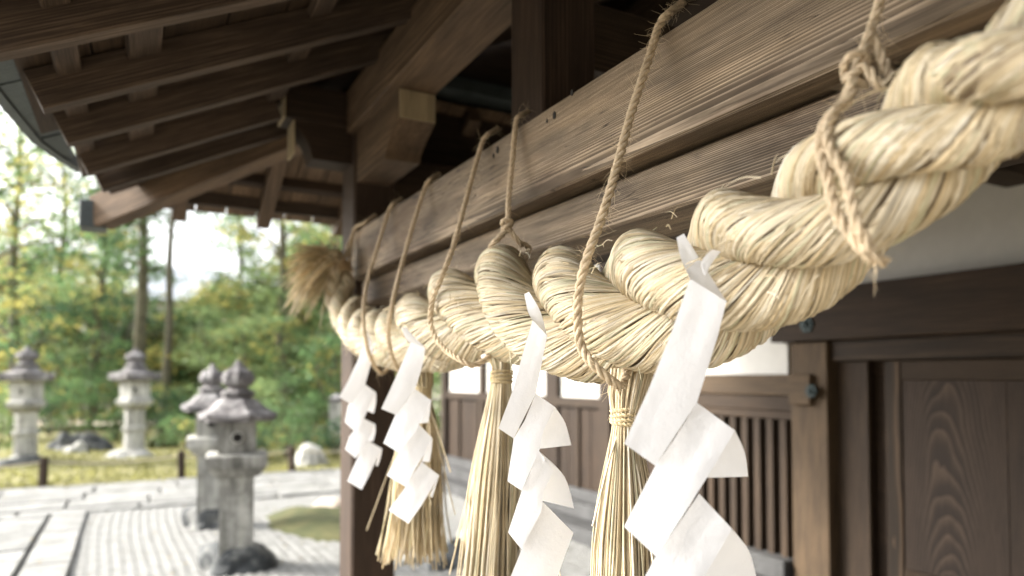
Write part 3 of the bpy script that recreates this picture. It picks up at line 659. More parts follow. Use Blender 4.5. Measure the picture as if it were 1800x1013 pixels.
# hip rafter
HT = (-.17, 5.17, 2.545)
rafter('hip_rafter', (HT[0], HT[1], 2.535), (.90, 4.10, 2.93), .13, .20, W_PURL)
me_ = at_depth(166, 372, 4.45)
bx('hip_end_cap', -.30, -.15, 5.13, 5.33, 2.53, 2.70, M_SLATE, PO, 'z', .006)
# roof boards (underside): run along Y, laid on the rafters
nb = 18; x0 = -.28
for i in range(nb):
    xa = x0 + i * .21; xb_ = xa + .203; y1 = 4.0 if xa > 1.0 else (3.45 if i == 0 else 3.95 + (1.1 - xa) * .80)
    for ya, yb in ((-7, -1.705), (-1.7, -.2), (-.195, 1.1), (1.105, 2.53), (2.535, y1)):
        zoff = random.uniform(0, .005)
        a = Vector((xa, (ya + yb) / 2, zb(xa))) + sl_n * (hr_ + .009 + zoff); b2 = Vector((xb_, (ya + yb) / 2, zb(xb_))) + sl_n * (hr_ + .009 + zoff)
        dx_ = (b2 - a)
        m4 = Matrix((Vector((0, 1, 0)), -dx_.normalized(), sl_n)).transposed().to_4x4(); m4.translation = (a + b2) / 2
        link('roof_board', box_mesh(yb - ya, dx_.length, .018, .002), W_HALL, PO, m4)
# battens between the rafters, seen as short blocks
for xc, wd in ((-.20, .075), (.02, .11), (.62, .09), (1.6, .09)):
    for (ya, _), (yb, _) in zip(tips[13:], tips[14:]):
        c0 = Vector((xc, ya + .034, zb(xc) + .113)); c1 = Vector((xc, yb - .034, zb(xc) + .113))
        member('blocking', c0, c1, wd, .034, W_RAFT, PO, sl_n, .003)
# side roof boards, laid down the side slope
x_ = -.02
while x_ < 4.2:
    wd_ = .19; ya = 3.95 + max(0, (1.0 - x_)) * .95; yb = 5.13
    if yb - ya > .1:
        L_ = (yb - ya) / 2; zc = zs((ya + yb) / 2) + .03 + .125 + random.uniform(0, .008)
        m4 = Matrix((Vector((0, 1, -SLP)).normalized(), Vector((-1, 0, 0)), Vector((0, SLP, 1)).normalized())).transposed().to_4x4(); m4.translation = (x_ + wd_ / 2, (ya + yb) / 2, zc)
        me = box_mesh((yb - ya) * 1.109, wd_ - .008, .018, .002); me = me.copy(); me.materials.clear(); link('roof_board', me, W_PURL, PO, m4)
    x_ += wd_
bx('gable_board', 1.3, 4.3, 4.02, 4.05, 2.80, 3.25, W_DARK, PO, 'x'); bx('gable_board', 1.3, 4.3, 4.02, 4.05, 3.252, 3.75, W_DARK, PO, 'x')
# roof covering above: closes the roof to the sky
def slab_poly(name, top, th, mat):
    bm = bmesh.new(); A = [bm.verts.new(p) for p in top]; Bv = [bm.verts.new((p[0], p[1], p[2] + th)) for p in top]
    bm.faces.new(A[::-1]); bm.faces.new(Bv)
    for i in range(len(A)): j = (i + 1) % len(A); bm.faces.new((A[i], A[j], Bv[j], Bv[i]))
    bmesh.ops.recalc_face_normals(bm, faces=bm.faces); return link(name, bm_mesh(bm, name), mat, PO)
def zt(x): return zb(x) + .205
slab_poly('roof_covering', [(-.30, -7.2, zt(-.30)), (3.6, -7.2, zt(3.6)), (3.6, 3.9, zt(3.6)), (1.1, 3.9, zt(1.1)), (.0, 4.9, zt(0)), (-.10, 4.25, zt(-.10)), (-.28, 3.5, zt(-.28))], .10, M_SLATE)
slab_poly('roof_covering', [(1.1, 3.905, zt(1.1)), (3.6, 3.905, zt(1.1)), (4.3, 5.12, zt(-.15) + .0), (.06, 5.12, zt(-.02)), (.08, 4.90, zt(0.05))], .08, M_SLATE)
# overhanging eave boards, cut one by one
yy = [-7, -5, -3.2, -1.6, -.9, -.2, .45, 1.05, 1.6, 2.08, 2.5, 2.86, 3.2, 3.52, 3.84, 4.15]
def xo(y): return -.46 if y < 2.4 else -.46 + (y - 2.4) * .085 + max(0, y - 3.6) * .12
for a, b2 in zip(yy, yy[1:]):
    z0, z1 = random.uniform(-.004, .004), random.uniform(-.004, .004)
    V4 = [(xo(a), a + .004, zb(xo(a)) + .155 + z0), (-.262, a + .004, zb(-.262) + .155 + z0), (-.262, b2 - .004, zb(-.262) + .155 + z1), (xo(b2), b2 - .004, zb(xo(b2)) + .155 + z1)]
    slab_poly('eave_board', V4, .03, M_SLATE)
slab_poly('eave_edge', [(xo(a) - .012, a, zb(xo(a)) + .14) for a in yy] + [(xo(a) + .02, a, zb(xo(a)) + .147) for a in yy[::-1]], .05, M_SLATE)
# porch ceiling over the passage towards the hall
for i in range(9):
    xa = 2.6 + i * .2
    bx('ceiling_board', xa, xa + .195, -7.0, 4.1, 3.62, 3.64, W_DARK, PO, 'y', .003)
bx('gable_board', 1.0, 4.4, 4.052, 4.10, 3.0, 4.0, W_DARK, PO, 'x')
bx('ridge_board', 2.55, 2.60, -7.1, 4.05, 3.62, 4.1, W_DARK, PO, 'y')
bx('inner_board', 3.9, 4.5, -7.0, 4.05, 3.66, 3.72, W_DARK, PO, 'y')
# nail holes on the beam
for px, py, r in ((975, 203, .0075), (962, 213, .004), (1006, 163, .006), (875, 264, .008), (868, 274, .005)):
    c = on_x(px, py, .9995); bm = bmesh.new(); bmesh.ops.create_cone(bm, cap_ends=True, segments=10, radius1=r, radius2=r * .8, depth=.004)
    link('nail_hole', bm_mesh(bm, 'hole'), M_HOLE, BEAM, Matrix.Translation(c) @ Matrix.Rotation(math.pi / 2, 4, 'Y') @ Matrix.Scale(1.5, 4, (1, 0, 0)))

# ------------------------------------------------------------------ hall behind the porch (wall plane at x = 4.2)
HA = empty('shrine_hall', (4.4, 5, 0), 'dark timber and white plaster hall with door and lattice behind the rope', 'hall')
HX = 4.2
bx('plaster_wall', HX + .02, HX + .10, 3.62, 10.0, 1.36, 3.6, M_PLASTER, HA, 'y', 0)
bx('plaster_wall', HX + .02, HX + .10, -7, 3.61, 2.0, 3.6, M_PLASTER, HA, 'y', 0)
bx('back_wall', HX + .12, HX + .22, -7, 10.0, .2, 3.6, W_DARK, HA, 'y', 0)
bx('end_wall', HX + .22, 7.0, 9.9, 10.0, .2, 3.6, M_PLASTER, HA, 'x', 0)
bx('hall_roof', 2.9, 8.0, 4.11, 10.6, 3.3, 3.5, M_SLATE, HA, 'y', .01)
bx('hall_roof', 4.41, 8.0, -7, 4.105, 3.62, 3.8, M_SLATE, HA, 'y', .01)
def hpost(y0, y1, proud=.06, z1=3.3, mat=None): return bx('post', HX - proud, HX + .11, y0, y1, .18, z1, mat or W_HALL, HA, 'z', .006)
hpost(3.22, 3.52, .07, 1.83, W_TAN)
hpost(5.72, 5.90, .05); hpost(8.60, 8.72, .04); hpost(9.86, 10.0, .06)
hpost(6.72, 6.98, .03, mat=W_DARK)
lint = bx('door_lintel', HX - .11, HX + .02, -7, 3.66, 1.84, 2.19, W_DARK, HA, 'y', .006)
def nailcover(y, z, x, par, r=.045):
    bm = bmesh.new(); 
    for (r1, r2, d, off) in ((r, r * .9, .014, 0), (r * .62, r * .45, .014, .014), (r * .32, r * .1, .012, .027)):
        g = bmesh.ops.create_cone(bm, cap_ends=True, segments=6, radius1=r1, radius2=r2, depth=d)
        bmesh.ops.translate(bm, vec=(0, 0, off), verts=g['verts'])
    link('nail_cover', bm_mesh(bm, 'nail'), M_METAL, par, Matrix.Translation((x - .007, y, z)) @ Matrix.Rotation(-math.pi / 2, 4, 'Y'))
c = on_x(1419, 571, HX - .11); nailcover(c.y, c.z, HX - .11, lint, .06)
blk = bx('rail_end_block', HX - .12, HX - .071, 3.32, 3.50, 1.40, 1.61, W_TAN, HA, 'y', .006)
c = on_x(1427, 688, HX - .12); nailcover(c.y, c.z, HX - .12, blk, .05)
bx('rail', HX - .055, HX + .02, 3.522, 5.718, 1.46, 1.61, W_TAN, HA, 'y', .006)
bx('rail', HX - .035, HX + .02, 3.522, 5.718, 1.345, 1.457, W_HALL, HA, 'y', .006)
bx('rail', HX - .04, HX + .02, 5.902, 9.858, 1.27, 1.37, W_HALL, HA, 'y', .006)
# lattice window
LW = bx('lattice_window', HX + .05, HX + .07, 3.56, 5.0, .22, 1.34, M_PLASTER, HA, 'y', 0)
LW.data = LW.data.copy(); LW.data.materials.clear(); LW.data.materials.append(M_STEP)
y = 3.60
while y < 4.95: bx('slat', HX - .03, HX + .045, y, y + .062, .28, 1.28, W_HALL, LW, 'z', .003); y += .122
bx('frame_rail', HX - .045, HX + .045, 3.524, 5.0, 1.285, 1.343, W_HALL, LW, 'y', .004); bx('frame_rail', HX - .045, HX + .045, 3.524, 5.0, .22, .278, W_HALL, LW, 'y', .004)
for z in (.55, .95): bx('frame_rail', HX + .046, HX + .049, 3.55, 5.0, z, z + .05, W_HALL, LW, 'y', .001)
y = 5.02
while y < 5.70: bx('wall_board', HX, HX + .03, y, y + .165, .22, 1.343, W_DARK, HA, 'z', .004); y += .17
y = 5.905
while y < 9.8:
    wv_ = .17 + .05 * random.random(); ye = min(y + wv_, 9.858)
    if not (6.6 < ye and y < 6.7): pass
    bx('wall_board', HX + random.uniform(-.004, .004), HX + .03, y, ye - .008, .42, 1.268, W_DARK, HA, 'z', .004); y = ye
for y in np.arange(6.3, 9.8, .62): bx('wall_batten', HX - .03, HX - .006, y, y + .045, .42, 1.268, W_HALL, HA, 'z', .003)
# plinth and steps
bx('step', HX - .06, HX + .2, 5.0, 10.1, .30, .418, M_STEP, HA, 'y', .01)
bx('step', HX - .15, HX + .2, 3.53, 10.2, .15, .298, M_STEP, HA, 'y', .01)
bx('step', HX - .42, HX + .2, -7, 10.3, -.02, .148, M_STEP, HA, 'y', .01)
bx('plinth', HX - .02, HX + .2, -7, 3.528, .15, .215, W_DARK, HA, 'y', .006)
# door
bx('kamoi_rail', HX - .03, HX + .10, -7, 3.217, 1.70, 1.837, W_HALL, HA, 'y', .005)
DR = bx('door_frame', HX + .03, HX + .08, 2.99, 3.215, .22, 1.698, W_HALL, HA, 'z', .004)
def door(y0, y1, xf):
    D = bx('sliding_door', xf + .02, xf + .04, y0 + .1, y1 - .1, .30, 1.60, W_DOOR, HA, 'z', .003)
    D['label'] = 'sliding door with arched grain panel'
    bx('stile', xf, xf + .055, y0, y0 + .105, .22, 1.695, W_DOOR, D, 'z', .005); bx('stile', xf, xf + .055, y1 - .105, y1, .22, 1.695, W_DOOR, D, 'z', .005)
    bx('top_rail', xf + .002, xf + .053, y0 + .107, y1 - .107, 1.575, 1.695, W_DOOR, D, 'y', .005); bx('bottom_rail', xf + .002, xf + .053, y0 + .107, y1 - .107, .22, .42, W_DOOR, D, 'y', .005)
    n = 2
    for i in range(n):
        ya = y0 + .107 + (y1 - y0 - .214) * i / n; yb = y0 + .107 + (y1 - y0 - .214) * (i + 1) / n
        bx('panel', xf + .012, xf + .019, ya + .001, yb - .001, .42, 1.573, W_PANEL, D, 'z', .002)
door(1.45, 2.86, HX + .01); door(-.1, 1.42, HX + .04); door(-1.7, -.13, HX + .01); door(-3.3, -1.73, HX + .04)
bx('wall_board', HX, HX + .03, -7, -3.33, .22, 1.69, W_DARK, HA, 'y')
bx('cross_wall', 1.5, 4.2, -7.1, -7.0, 0, 3.6, W_DARK, HA, 'x')

# ------------------------------------------------------------------ straw rope
tab = [  # px, py, world x, radius, lobe count
 (590, 462, .900, .060, -1.3), (596, 495, .915, .075, -.5), (604, 527, .93, .088, .1), (622, 562, .94, .100, 1.1), (645, 585, .945, .110, 2.2), (665, 592, .945, .117, 3),
 (700, 595, .94, .128, 4), (735, 588, .937, .142, 5), (800, 565, .93, .160, 6), (880, 532, .93, .160, 7), (985, 550, .93, .160, 8),
 (1130, 540, .93, .154, 9), (1290, 476, .902, .136, 10), (1445, 383, .885, .108, 11), (1560, 292, .873, .094, 12 - .45), (1650, 222, .865, .089, 12), (1740, 158, .856, .083, 12.5), (1800, 118, .850, .079, 12.85)]
RP = []
for px, py, x, r, k in tab:
    v = on_x(px, py, x); RP.append((v.x, v.y, v.z, r, k))
last = RP[-1]; prev = RP[-2]; sl_ = (last[2] - prev[2]) / (prev[1] - last[1])
for i in range(1, 7): RP.append((last[0] + .015 * i, last[1] - .13 * i, last[2] + sl_ * .13 * i * max(.2, 1 - i * .15), max(.079 - .003 * i, .05), last[4] + .85 * i))
RS, RL = resample(RP, 1200)
RC = RS[:, :3]; RR = RS[:, 3]; RK = RS[:, 4]; RU = np.linspace(0, RL, 1200)
RT_ = np.gradient(RC, axis=0); RT_ /= np.linalg.norm(RT_, axis=1)[:, None]
fr = np.array([-1., 0, 0]); RNn = fr - RT_ * (RT_ @ fr)[:, None]; RNn /= np.linalg.norm(RNn, axis=1)[:, None]
RUp = np.cross(RNn, RT_); RUp *= np.sign(RUp[:, 2:3] + RT_[:, 2:3] * .0 + 1e-6)
def rope_at(u):
    i = np.clip(u / RL * 1199, 0, 1198.999); a = i.astype(int); f = (i - a)[..., None]
    g = lambda A: A[a] * (1 - f) + A[a + 1] * f
    return g(RC), g(RNn), g(RUp), g(RR[:, None])[..., 0], g(RK[:, None])[..., 0]
STR = 2 * math.pi / 3
RSF, RHF = .50, .50
def strand_center(u, j):
    C, Nn, U, R, K = rope_at(u)
    al = STR * (K - j); return C + (RHF * R)[..., None] * (np.cos(al)[..., None] * U + np.sin(al)[..., None] * Nn), Nn, U, R, K
ROPE = empty('straw_rope', tuple(RC[700]), 'thick three strand twisted rice straw rope hung along the weathered beam', 'straw rope')
OR = np.array(RC[700])
def straw_tints(n, warm=1.0):
    base = np.array([[.62, .52, .335], [.68, .59, .41], [.58, .465, .275], [.55, .51, .33], [.45, .36, .22], [.73, .66, .50]])
    w_ = np.array([.3, .24, .16, .12, .07, .11]); c = base[RNG.choice(6, n, p=w_)] * RNG.uniform(.82, 1.1, (n, 1))
    return np.minimum(c * np.array([1.05, 1.06 / warm ** .15, 1.13 / warm ** .5]), .86)
for j in range(3):
    uu = np.linspace(0, RL, 700); SC, Nn, U, R, K = strand_center(uu, j); sides = 20
    a = np.arange(sides) * 2 * math.pi / sides
    V = SC[:, None] + (RSF * R * .93)[:, None, None] * (np.cos(a)[None, :, None] * U[:, None] + np.sin(a)[None, :, None] * Nn[:, None])
    i = np.arange(699)[:, None] * sides; jj = np.arange(sides)[None]; kk = (jj + 1) % sides
    Q = np.stack([i + jj, i + kk, i + sides + kk, i + sides + jj], -1).reshape(-1, 4)
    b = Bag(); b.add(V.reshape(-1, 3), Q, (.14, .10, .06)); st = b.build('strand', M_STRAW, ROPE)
    # straws lying over the strand
    n = 3300; ns = 18
    cand = RNG.uniform(0, RL, n * 3); keep = RNG.uniform(0, 1, n * 3) < (rope_at(cand)[3] / .16) ** 1.15; u0 = cand[keep][:n]; n = len(u0)
    Ls = RNG.uniform(.16, .42, n); s = np.linspace(-.5, .5, ns)
    u = np.clip(u0[:, None] + Ls[:, None] * s[None], 0, RL)
    SC, Nn, U, R, K = strand_center(u, j)
    K0 = rope_at(np.clip(u0, 0, RL))[4]
    th0 = RNG.uniform(0, 2 * math.pi, n)
    rate = -1.35 + RNG.normal(0, .09, n)
    th = th0[:, None] + STR * ((K - K0[:, None]) * rate[:, None]) + RNG.normal(0, .02, (n, 1)) * np.sin(s * 9 + 1)[None]
    lay = RNG.uniform(-.035, .038, n)[:, None]; env = 1 - .16 * np.abs(2 * s)[None] ** 5
    bul = RNG.normal(0, .008, n)[:, None] * np.cos(s * 2 * math.pi * 1.5)[None]
    rr = RSF * R * (1.0 + lay + bul) * env
    rad = np.cos(th)[..., None] * U + np.sin(th)[..., None] * Nn
    P = SC + rr[..., None] * rad
    T = np.gradient(P, axis=1); T /= np.linalg.norm(T, axis=2)[..., None] + 1e-9
    side = np.cross(rad, T); side /= np.linalg.norm(side, axis=2)[..., None] + 1e-9
    wdt = (RNG.uniform(.0020, .0044, n)[:, None]) * (1 - .75 * np.abs(2 * s)[None] ** 6)
    tw = RNG.normal(0, .35, n)[:, None, None]
    sd_ = side * np.cos(tw) + rad * np.sin(tw)
    V = np.stack([P - sd_ * wdt[..., None] - rad * .0012, P + rad * (wdt[..., None] * .45), P + sd_ * wdt[..., None] - rad * .0012], 2)
    tc3 = np.repeat(straw_tints(n), ns * 3, 0).reshape(n, ns, 3, 3); tc3[:, :, 0] *= .68; tc3[:, :, 2] *= .74; tc3[:, -2:] *= .8  # ribbon edges tinted darker: rounding shade put into the straw colour
    base_i = (np.arange(n)[:, None, None] * ns + np.arange(ns - 1)[None, :, None]) * 3 + np.arange(2)[None, None]
    Q = np.stack([base_i, base_i + 1, base_i + 4, base_i + 3], -1).reshape(-1, 4)
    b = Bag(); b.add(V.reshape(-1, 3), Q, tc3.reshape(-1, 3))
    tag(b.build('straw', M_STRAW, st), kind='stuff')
# loose straw ends sticking out of the rope
b = Bag()
for i in range(230):
    u0 = np.array([random.uniform(.1, RL - .2)]); C, Nn, U, R, K = rope_at(u0); a = random.uniform(-.9, 2.9)
    rad = (math.cos(a) * U + math.sin(a) * Nn)[0]; P0 = C[0] + rad * R[0] * .94; Tn = RT_[int(u0[0] / RL * 1199)] * random.choice([-1, 1])
    l = random.uniform(.02, .06); d = Tn * .9 + rad * random.uniform(.15, .8) + RNG.normal(size=3) * .25
    P = np.array([P0, P0 + d * l * .5, P0 + d * l + np.array([0, 0, -.25 * l])]); P, _ = resample(P, 6)
    b.add(*tube_np(P, np.linspace(.0012, .0005, 6), 4), straw_tints(1)[0])
tag(b.build('loose_straw', M_STRAW, ROPE), kind='stuff')
# frayed far end
b = Bag(); O = RC[0]; ax = np.array([-.85, .15, -.02]); ax /= np.linalg.norm(ax)
cl = [ax + RNG.normal(size=3) * np.array([.5, .55, .62]) for _ in range(34)]
for i in range(540):
    q_ = i % 34; d = cl[q_] + RNG.normal(size=3) * .09; d[2] = min(d[2], .55); d /= np.linalg.norm(d)
    l = random.uniform(.13, .235); g = .35 + .6 * ((q_ * 7) % 10) / 10 + random.uniform(-.06, .06)
    t = np.linspace(0, 1, 9)[:, None]; P = O + RNG.normal(size=3) * .025 + d * l * t + np.array([-.01, 0, -1.0]) * g * l * t ** 2.2 * .8
    b.add(*tube_np(P, np.linspace(.0042, .0016, 9), 4), straw_tints(1, 1.4)[0] * random.uniform(.75, 1.1) * (.75 + .45 * ((q_ * 5) % 7) / 6))
tag(b.build('frayed_end', M_STRAW, ROPE), 'fanned brown frayed straw at the far end', kind='stuff')
b = Bag()
for k in range(4):
    a = np.linspace(0, 2 * math.pi, 25); t = RT_[6]; A_, B_ = RNn[6], RUp[6]
    b.add(*tube_np(O + t * (.006 + .014 * k) + .062 * (np.cos(a)[:, None] * A_ + np.sin(a)[:, None] * B_), .007, 6), (.42, .31, .19))
b.build('end_binding', M_JUTE, ROPE)

# ------------------------------------------------------------------ cords
def push_out(P, cr):
    P = P.copy()
    for i in range(len(P)):
        for _ in range(3):
            q = np.argmin(((RC - P[i]) ** 2).sum(1)); v = P[i] - RC[q]; v = v - RT_[q] * v.dot(RT_[q]); d = np.linalg.norm(v); R = RR[q] * .985 + cr
            if d < R: P[i] = P[i] + v / max(d, 1e-5) * (R - d)
    return P
def twist_cord(b, P, r, plies=3, pitch=.062, tint=(.56, .455, .32)):
    L = np.r_[0, np.cumsum(np.linalg.norm(np.diff(P, axis=0), axis=1))]; n = max(20, int(L[-1] / .0045)); u = np.linspace(0, L[-1], n)
    C = np.stack([np.interp(u, L, P[:, k]) for k in range(3)], 1); T, A, Bb = frames(C)
    for k in range(plies):
        a = u * 2 * math.pi / pitch + k * 2 * math.pi / plies
        H = C + (np.cos(a)[:, None] * A + np.sin(a)[:, None] * Bb) * r * .56
        V, Q = tube_np(H, r * .50 * (1 + .08 * np.sin(u * 70 + k)), 8)
        b.add(V, Q, np.repeat(np.array(tint)[None] * RNG.uniform(.8, 1.15, (n, 1)), 8, 0))
def fuzz(b, P, r, n, lmax=.03):
    for i in range(n):
        q = random.randrange(1, len(P) - 1); p = P[q] + RNG.normal(size=3) * r * .5; d = RNG.normal(size=3); d /= np.linalg.norm(d); e = RNG.normal(size=3) * .6
        l = random.uniform(.006, lmax) * random.random() ** .5 + .004; t = np.linspace(0, 1, 6)[:, None]
        C = p + d * (r * .6) + d * l * t + e * l * t ** 2 + np.array([0, 0, -.4]) * l * t ** 2
        b.add(*tube_np(C, np.linspace(.0005, .0002, 6), 3), np.array([.6, .48, .32]) * random.uniform(.6, 1.2))
CG = 'jute cords holding the rope to the beam'
def cord(label, paths, r=.0080, fz=240, knots=()):
    first = None; b = Bag(); fbg = Bag(); org = None
    for pts in paths:
        P3 = [tuple(on_x(px, py, x)) for px, py, x in pts]; P, L = resample(P3, 120); P = push_out(P, r)
        for _ in range(2): P[1:-1] = (P[:-2] + P[1:-1] * 2 + P[2:]) / 4
        qe = np.argmin(((RC - P[-1]) ** 2).sum(1))
        if np.linalg.norm(RC[qe] - P[-1]) < RR[qe] * 1.35:
            for q in range(9): f = (q / 8) ** 1.5 * .45; P[len(P) - 9 + q] = P[len(P) - 9 + q] * (1 - f) + RC[qe] * f
        if org is None: org = P[0]
        twist_cord(b, P, r); fuzz(fbg, P, r, int(fz * L))
    o = b.build('hanging_cord', M_JUTE, None, True, tuple(org)); tag(o, label, 'cord', CG)
    tag(fbg.build('cord_fuzz', M_JUTE, o, False), kind='stuff')
    for (px, py, x, kr) in knots:
        c = np.array(on_x(px, py, x)); kb = Bag()
        for k in range(3):
            a = np.linspace(0, 2 * math.pi, 30); rr = kr * (1 + .1 * k)
            D = np.stack([np.cos(a) * rr * .9, np.sin(a) * rr * .6 , np.sin(a * 1 + k * 1.7) * rr * .55 + (k - 1) * kr * .6], 1)
            twist_cord(kb, c + D, r * .75, 3, .04)
        kb.build('knot', M_JUTE, o)
    return o
cord('farthest cord, short loop where the beam meets the corner post', [[(660, 378, 1.06), (641, 392, 1.0), (624, 402, .985), (617, 440, .975), (614, 485, .96)], [(624, 402, .985), (606, 445, .94), (592, 465, .89), (586, 478, .84)]])
cord('slanting cord next to the corner post, crossing the thin part of the rope', [[(705, 350, 1.08), (692, 358, 1.0), (684, 370, .985), (665, 430, .93), (645, 500, .86), (639, 560, .80), (648, 620, .80), (668, 655, .86), (690, 655, .93)]])
cord('second slanting cord from the corner post, ending above the second paper streamer', [[(772, 306, 1.08), (757, 316, 1.0), (748, 328, .985), (725, 400, .92), (700, 490, .84), (688, 545, .78), (682, 585, .775), (690, 630, .80), (708, 660, .87), (735, 660, .95)]])
cord('cord that wraps low under the rope to the middle tassel', [[(876, 226, 1.08), (858, 237, 1.0), (848, 250, .985), (825, 330, .92), (798, 430, .83), (775, 490, .77), (760, 530, .755), (757, 570, .752), (775, 607, .76), (815, 637, .78), (862, 655, .87)]])
cord('upright cord that forks over the rounded rope lobe below the strut post', [[(928, 196, 1.08), (914, 204, 1.0), (907, 216, .985), (900, 290, .96), (894, 350, .93), (891, 400, .91), (870, 425, .87), (850, 440, .86)], [(891, 400, .91), (912, 425, .94), (930, 445, .99)]], knots=((891, 398, .91, .014),))
cord('long sharp cord in the middle of the photo from beam top to tassel', [[(1200, 5, 1.08), (1175, 25, 1.0), (1160, 42, .983), (1135, 120, .935), (1105, 215, .88), (1080, 310, .83), (1055, 390, .79), (1033, 450, .76), (1018, 510, .75), (1015, 560, .75), (1022, 612, .755), (1052, 650, .775), (1085, 678, .82), (1097, 690, .88)]], r=.0092, fz=520)
cord('nearest thick blurred cord with a knot, right side of the photo', [[(1640, -180, 1.08), (1610, -170, .99), (1585, -110, .97), (1548, 0, .93), (1525, 70, .90), (1500, 135, .865), (1475, 215, .82), (1458, 290, .785), (1462, 350, .77), (1485, 400, .765), (1530, 452, .775), (1556, 460, .80)],
     [(1528, 60, .905), (1550, 100, .91), (1564, 140, .90), (1545, 150, .87), (1520, 120, .865), (1495, 135, .86)],
     [(1500, 140, .85), (1478, 250, .80), (1492, 330, .765), (1505, 390, .76), (1530, 442, .775)]], r=.0074, fz=380, knots=((1503, 128, .865, .017),))

# ------------------------------------------------------------------ straw tassels
TG = 'straw tassels hanging under the rope'
def tassel(label, top, bind, zbot, lean, n, rb, Rb, strays, r_top=.045, tint=1.0):
    top = Vector(top); bind = Vector(bind)
    T0 = empty('straw_tassel', tuple(top), label, 'tassel', TG); b = Bag()
    for i in range(n):
        a = random.uniform(0, 6.283); q = math.sqrt(random.random())
        br = np.array(bind) + np.array([math.cos(a), math.sin(a), 0]) * rb * q
        tp = np.array(top) + np.array([math.cos(a), math.sin(a), 0]) * r_top * q
        zb_ = zbot + random.uniform(-.025, .05) + (0 if random.random() > .06 else random.uniform(.05, .2))
        e = np.array([bind.x + lean[0], bind.y + lean[1], zb_]) + np.array([math.cos(a), math.sin(a), 0]) * Rb * q * random.uniform(.8, 1.15)
        m1 = br * .62 + e * .38 + np.array([math.cos(a), math.sin(a), 0]) * Rb * .16 * q + RNG.normal(size=3) * .003
        up_ = (tp + br) / 2 + np.array([math.cos(a), math.sin(a), 0]) * r_top * .25 * q
        m2 = br * .28 + e * .72 + RNG.normal(size=3) * .006
        P, _ = resample([tp, up_, br, m1, m2, e], 14)
        rr = random.uniform(.0014, .0027)
        c = straw_tints(1, tint)[0] * .92; cc = np.repeat(c[None], 14, 0) * (1 - .25 * (np.arange(14) % 7 == 3))[:, None]
        b.add(*tube_np(P, np.full(14, rr), 5), np.repeat(cc, 5, 0))
    tag(b.build('stems', M_STRAW, T0), kind='stuff')
    for (px, py, x) in strays:
        e = np.array(on_x(px, py, x)); m1 = np.array(bind) * .55 + e * .45 + np.array([0, 0, .02]); P, _ = resample([np.array(bind), m1, e], 14)
        sb = Bag(); sb.add(*tube_np(P, .0022, 6), straw_tints(1)[0]); sb.build('stray_stem', M_STRAW, T0)
    bb = Bag()
    for k in range(4):
        a = np.linspace(0, 2 * math.pi, 40); C = np.array(bind) + np.stack([np.cos(a) * (rb + .004), np.sin(a) * (rb + .004), (k - 1.5) * .0085 + .003 * np.sin(a + k)], 1)
        twist_cord(bb, C, .0048, 2, .02, (.60, .49, .30))
    o = bb.build('binding_cord', M_JUTE, T0); fz_ = Bag(); fuzz(fz_, C, .006, 30, .03); tag(fz_.build('cord_fuzz', M_JUTE, o, False), kind='stuff')
    return T0
t1 = on_x(740, 650, .93); b1 = on_x(742, 690, .93)
tassel('far straw tassel behind the second paper streamer from the left', t1, b1, .955, (-.03, 0), 260, .028, .125, [(645, 932, .85), (800, 905, 1.0), (792, 830, .98)], tint=1.3)
t2 = on_x(880, 618, .92); b2_ = on_x(881, 662, .92)
tassel('middle straw tassel between the second and third paper streamers', t2, b2_, .90, (-.035, .02), 300, .026, .095, [(790, 1010, .84), (808, 1005, .86), (985, 1013, .98), (800, 960, .87)])
t3 = on_x(1112, 648, .92); b3 = on_x(1099, 732, .90)
tassel('nearest straw tassel beside the largest paper streamer', t3, b3, .83, (-.01, .0), 330, .024, .085, [(1042, 925, .80), (1150, 1000, .9)])

# ------------------------------------------------------------------ paper streamers
PG = 'white zigzag paper streamers on the rope'
def ruled(L, R, depth, dL, dR, nu=14, nv=8, bulge=.0006, curved=False):
    """surface between two pixel polylines placed at a real distance, dL / dR move the edges nearer or farther"""
    def poly(P, k):
        P = np.array(P, float); 
        if curved: return resample(np.c_[P, np.zeros(len(P))], k)[0][:, :2]
        t = np.linspace(0, len(P) - 1, k); return np.stack([np.interp(t, np.arange(len(P)), P[:, c]) for c in (0, 1)], 1)
    A = poly(L, nu); B2 = poly(R, nu); V = []
    for i in range(nu):
        s = i / (nu - 1)
        for j in range(nv):
            t = j / (nv - 1); p = A[i] * (1 - t) + B2[i] * t
            d = depth + dL[0] * (1 - s) * (1 - t) + dL[1] * s * (1 - t) + dR[0] * (1 - s) * t + dR[1] * s * t - bulge * depth * math.sin(math.pi * t) * math.sin(math.pi * (.15 + .8 * s)) + .0012 * noise.noise(Vector((s * 3, t * 3, depth * 9 + p[0] * .01)))
            V.append(tuple(at_depth(p[0], p[1], d)))
    ii = np.arange(nu - 1)[:, None] * nv + np.arange(nv - 1)[None]
    return V, np.stack([ii, ii + nv, ii + nv + 1, ii + 1], -1).reshape(-1, 4)
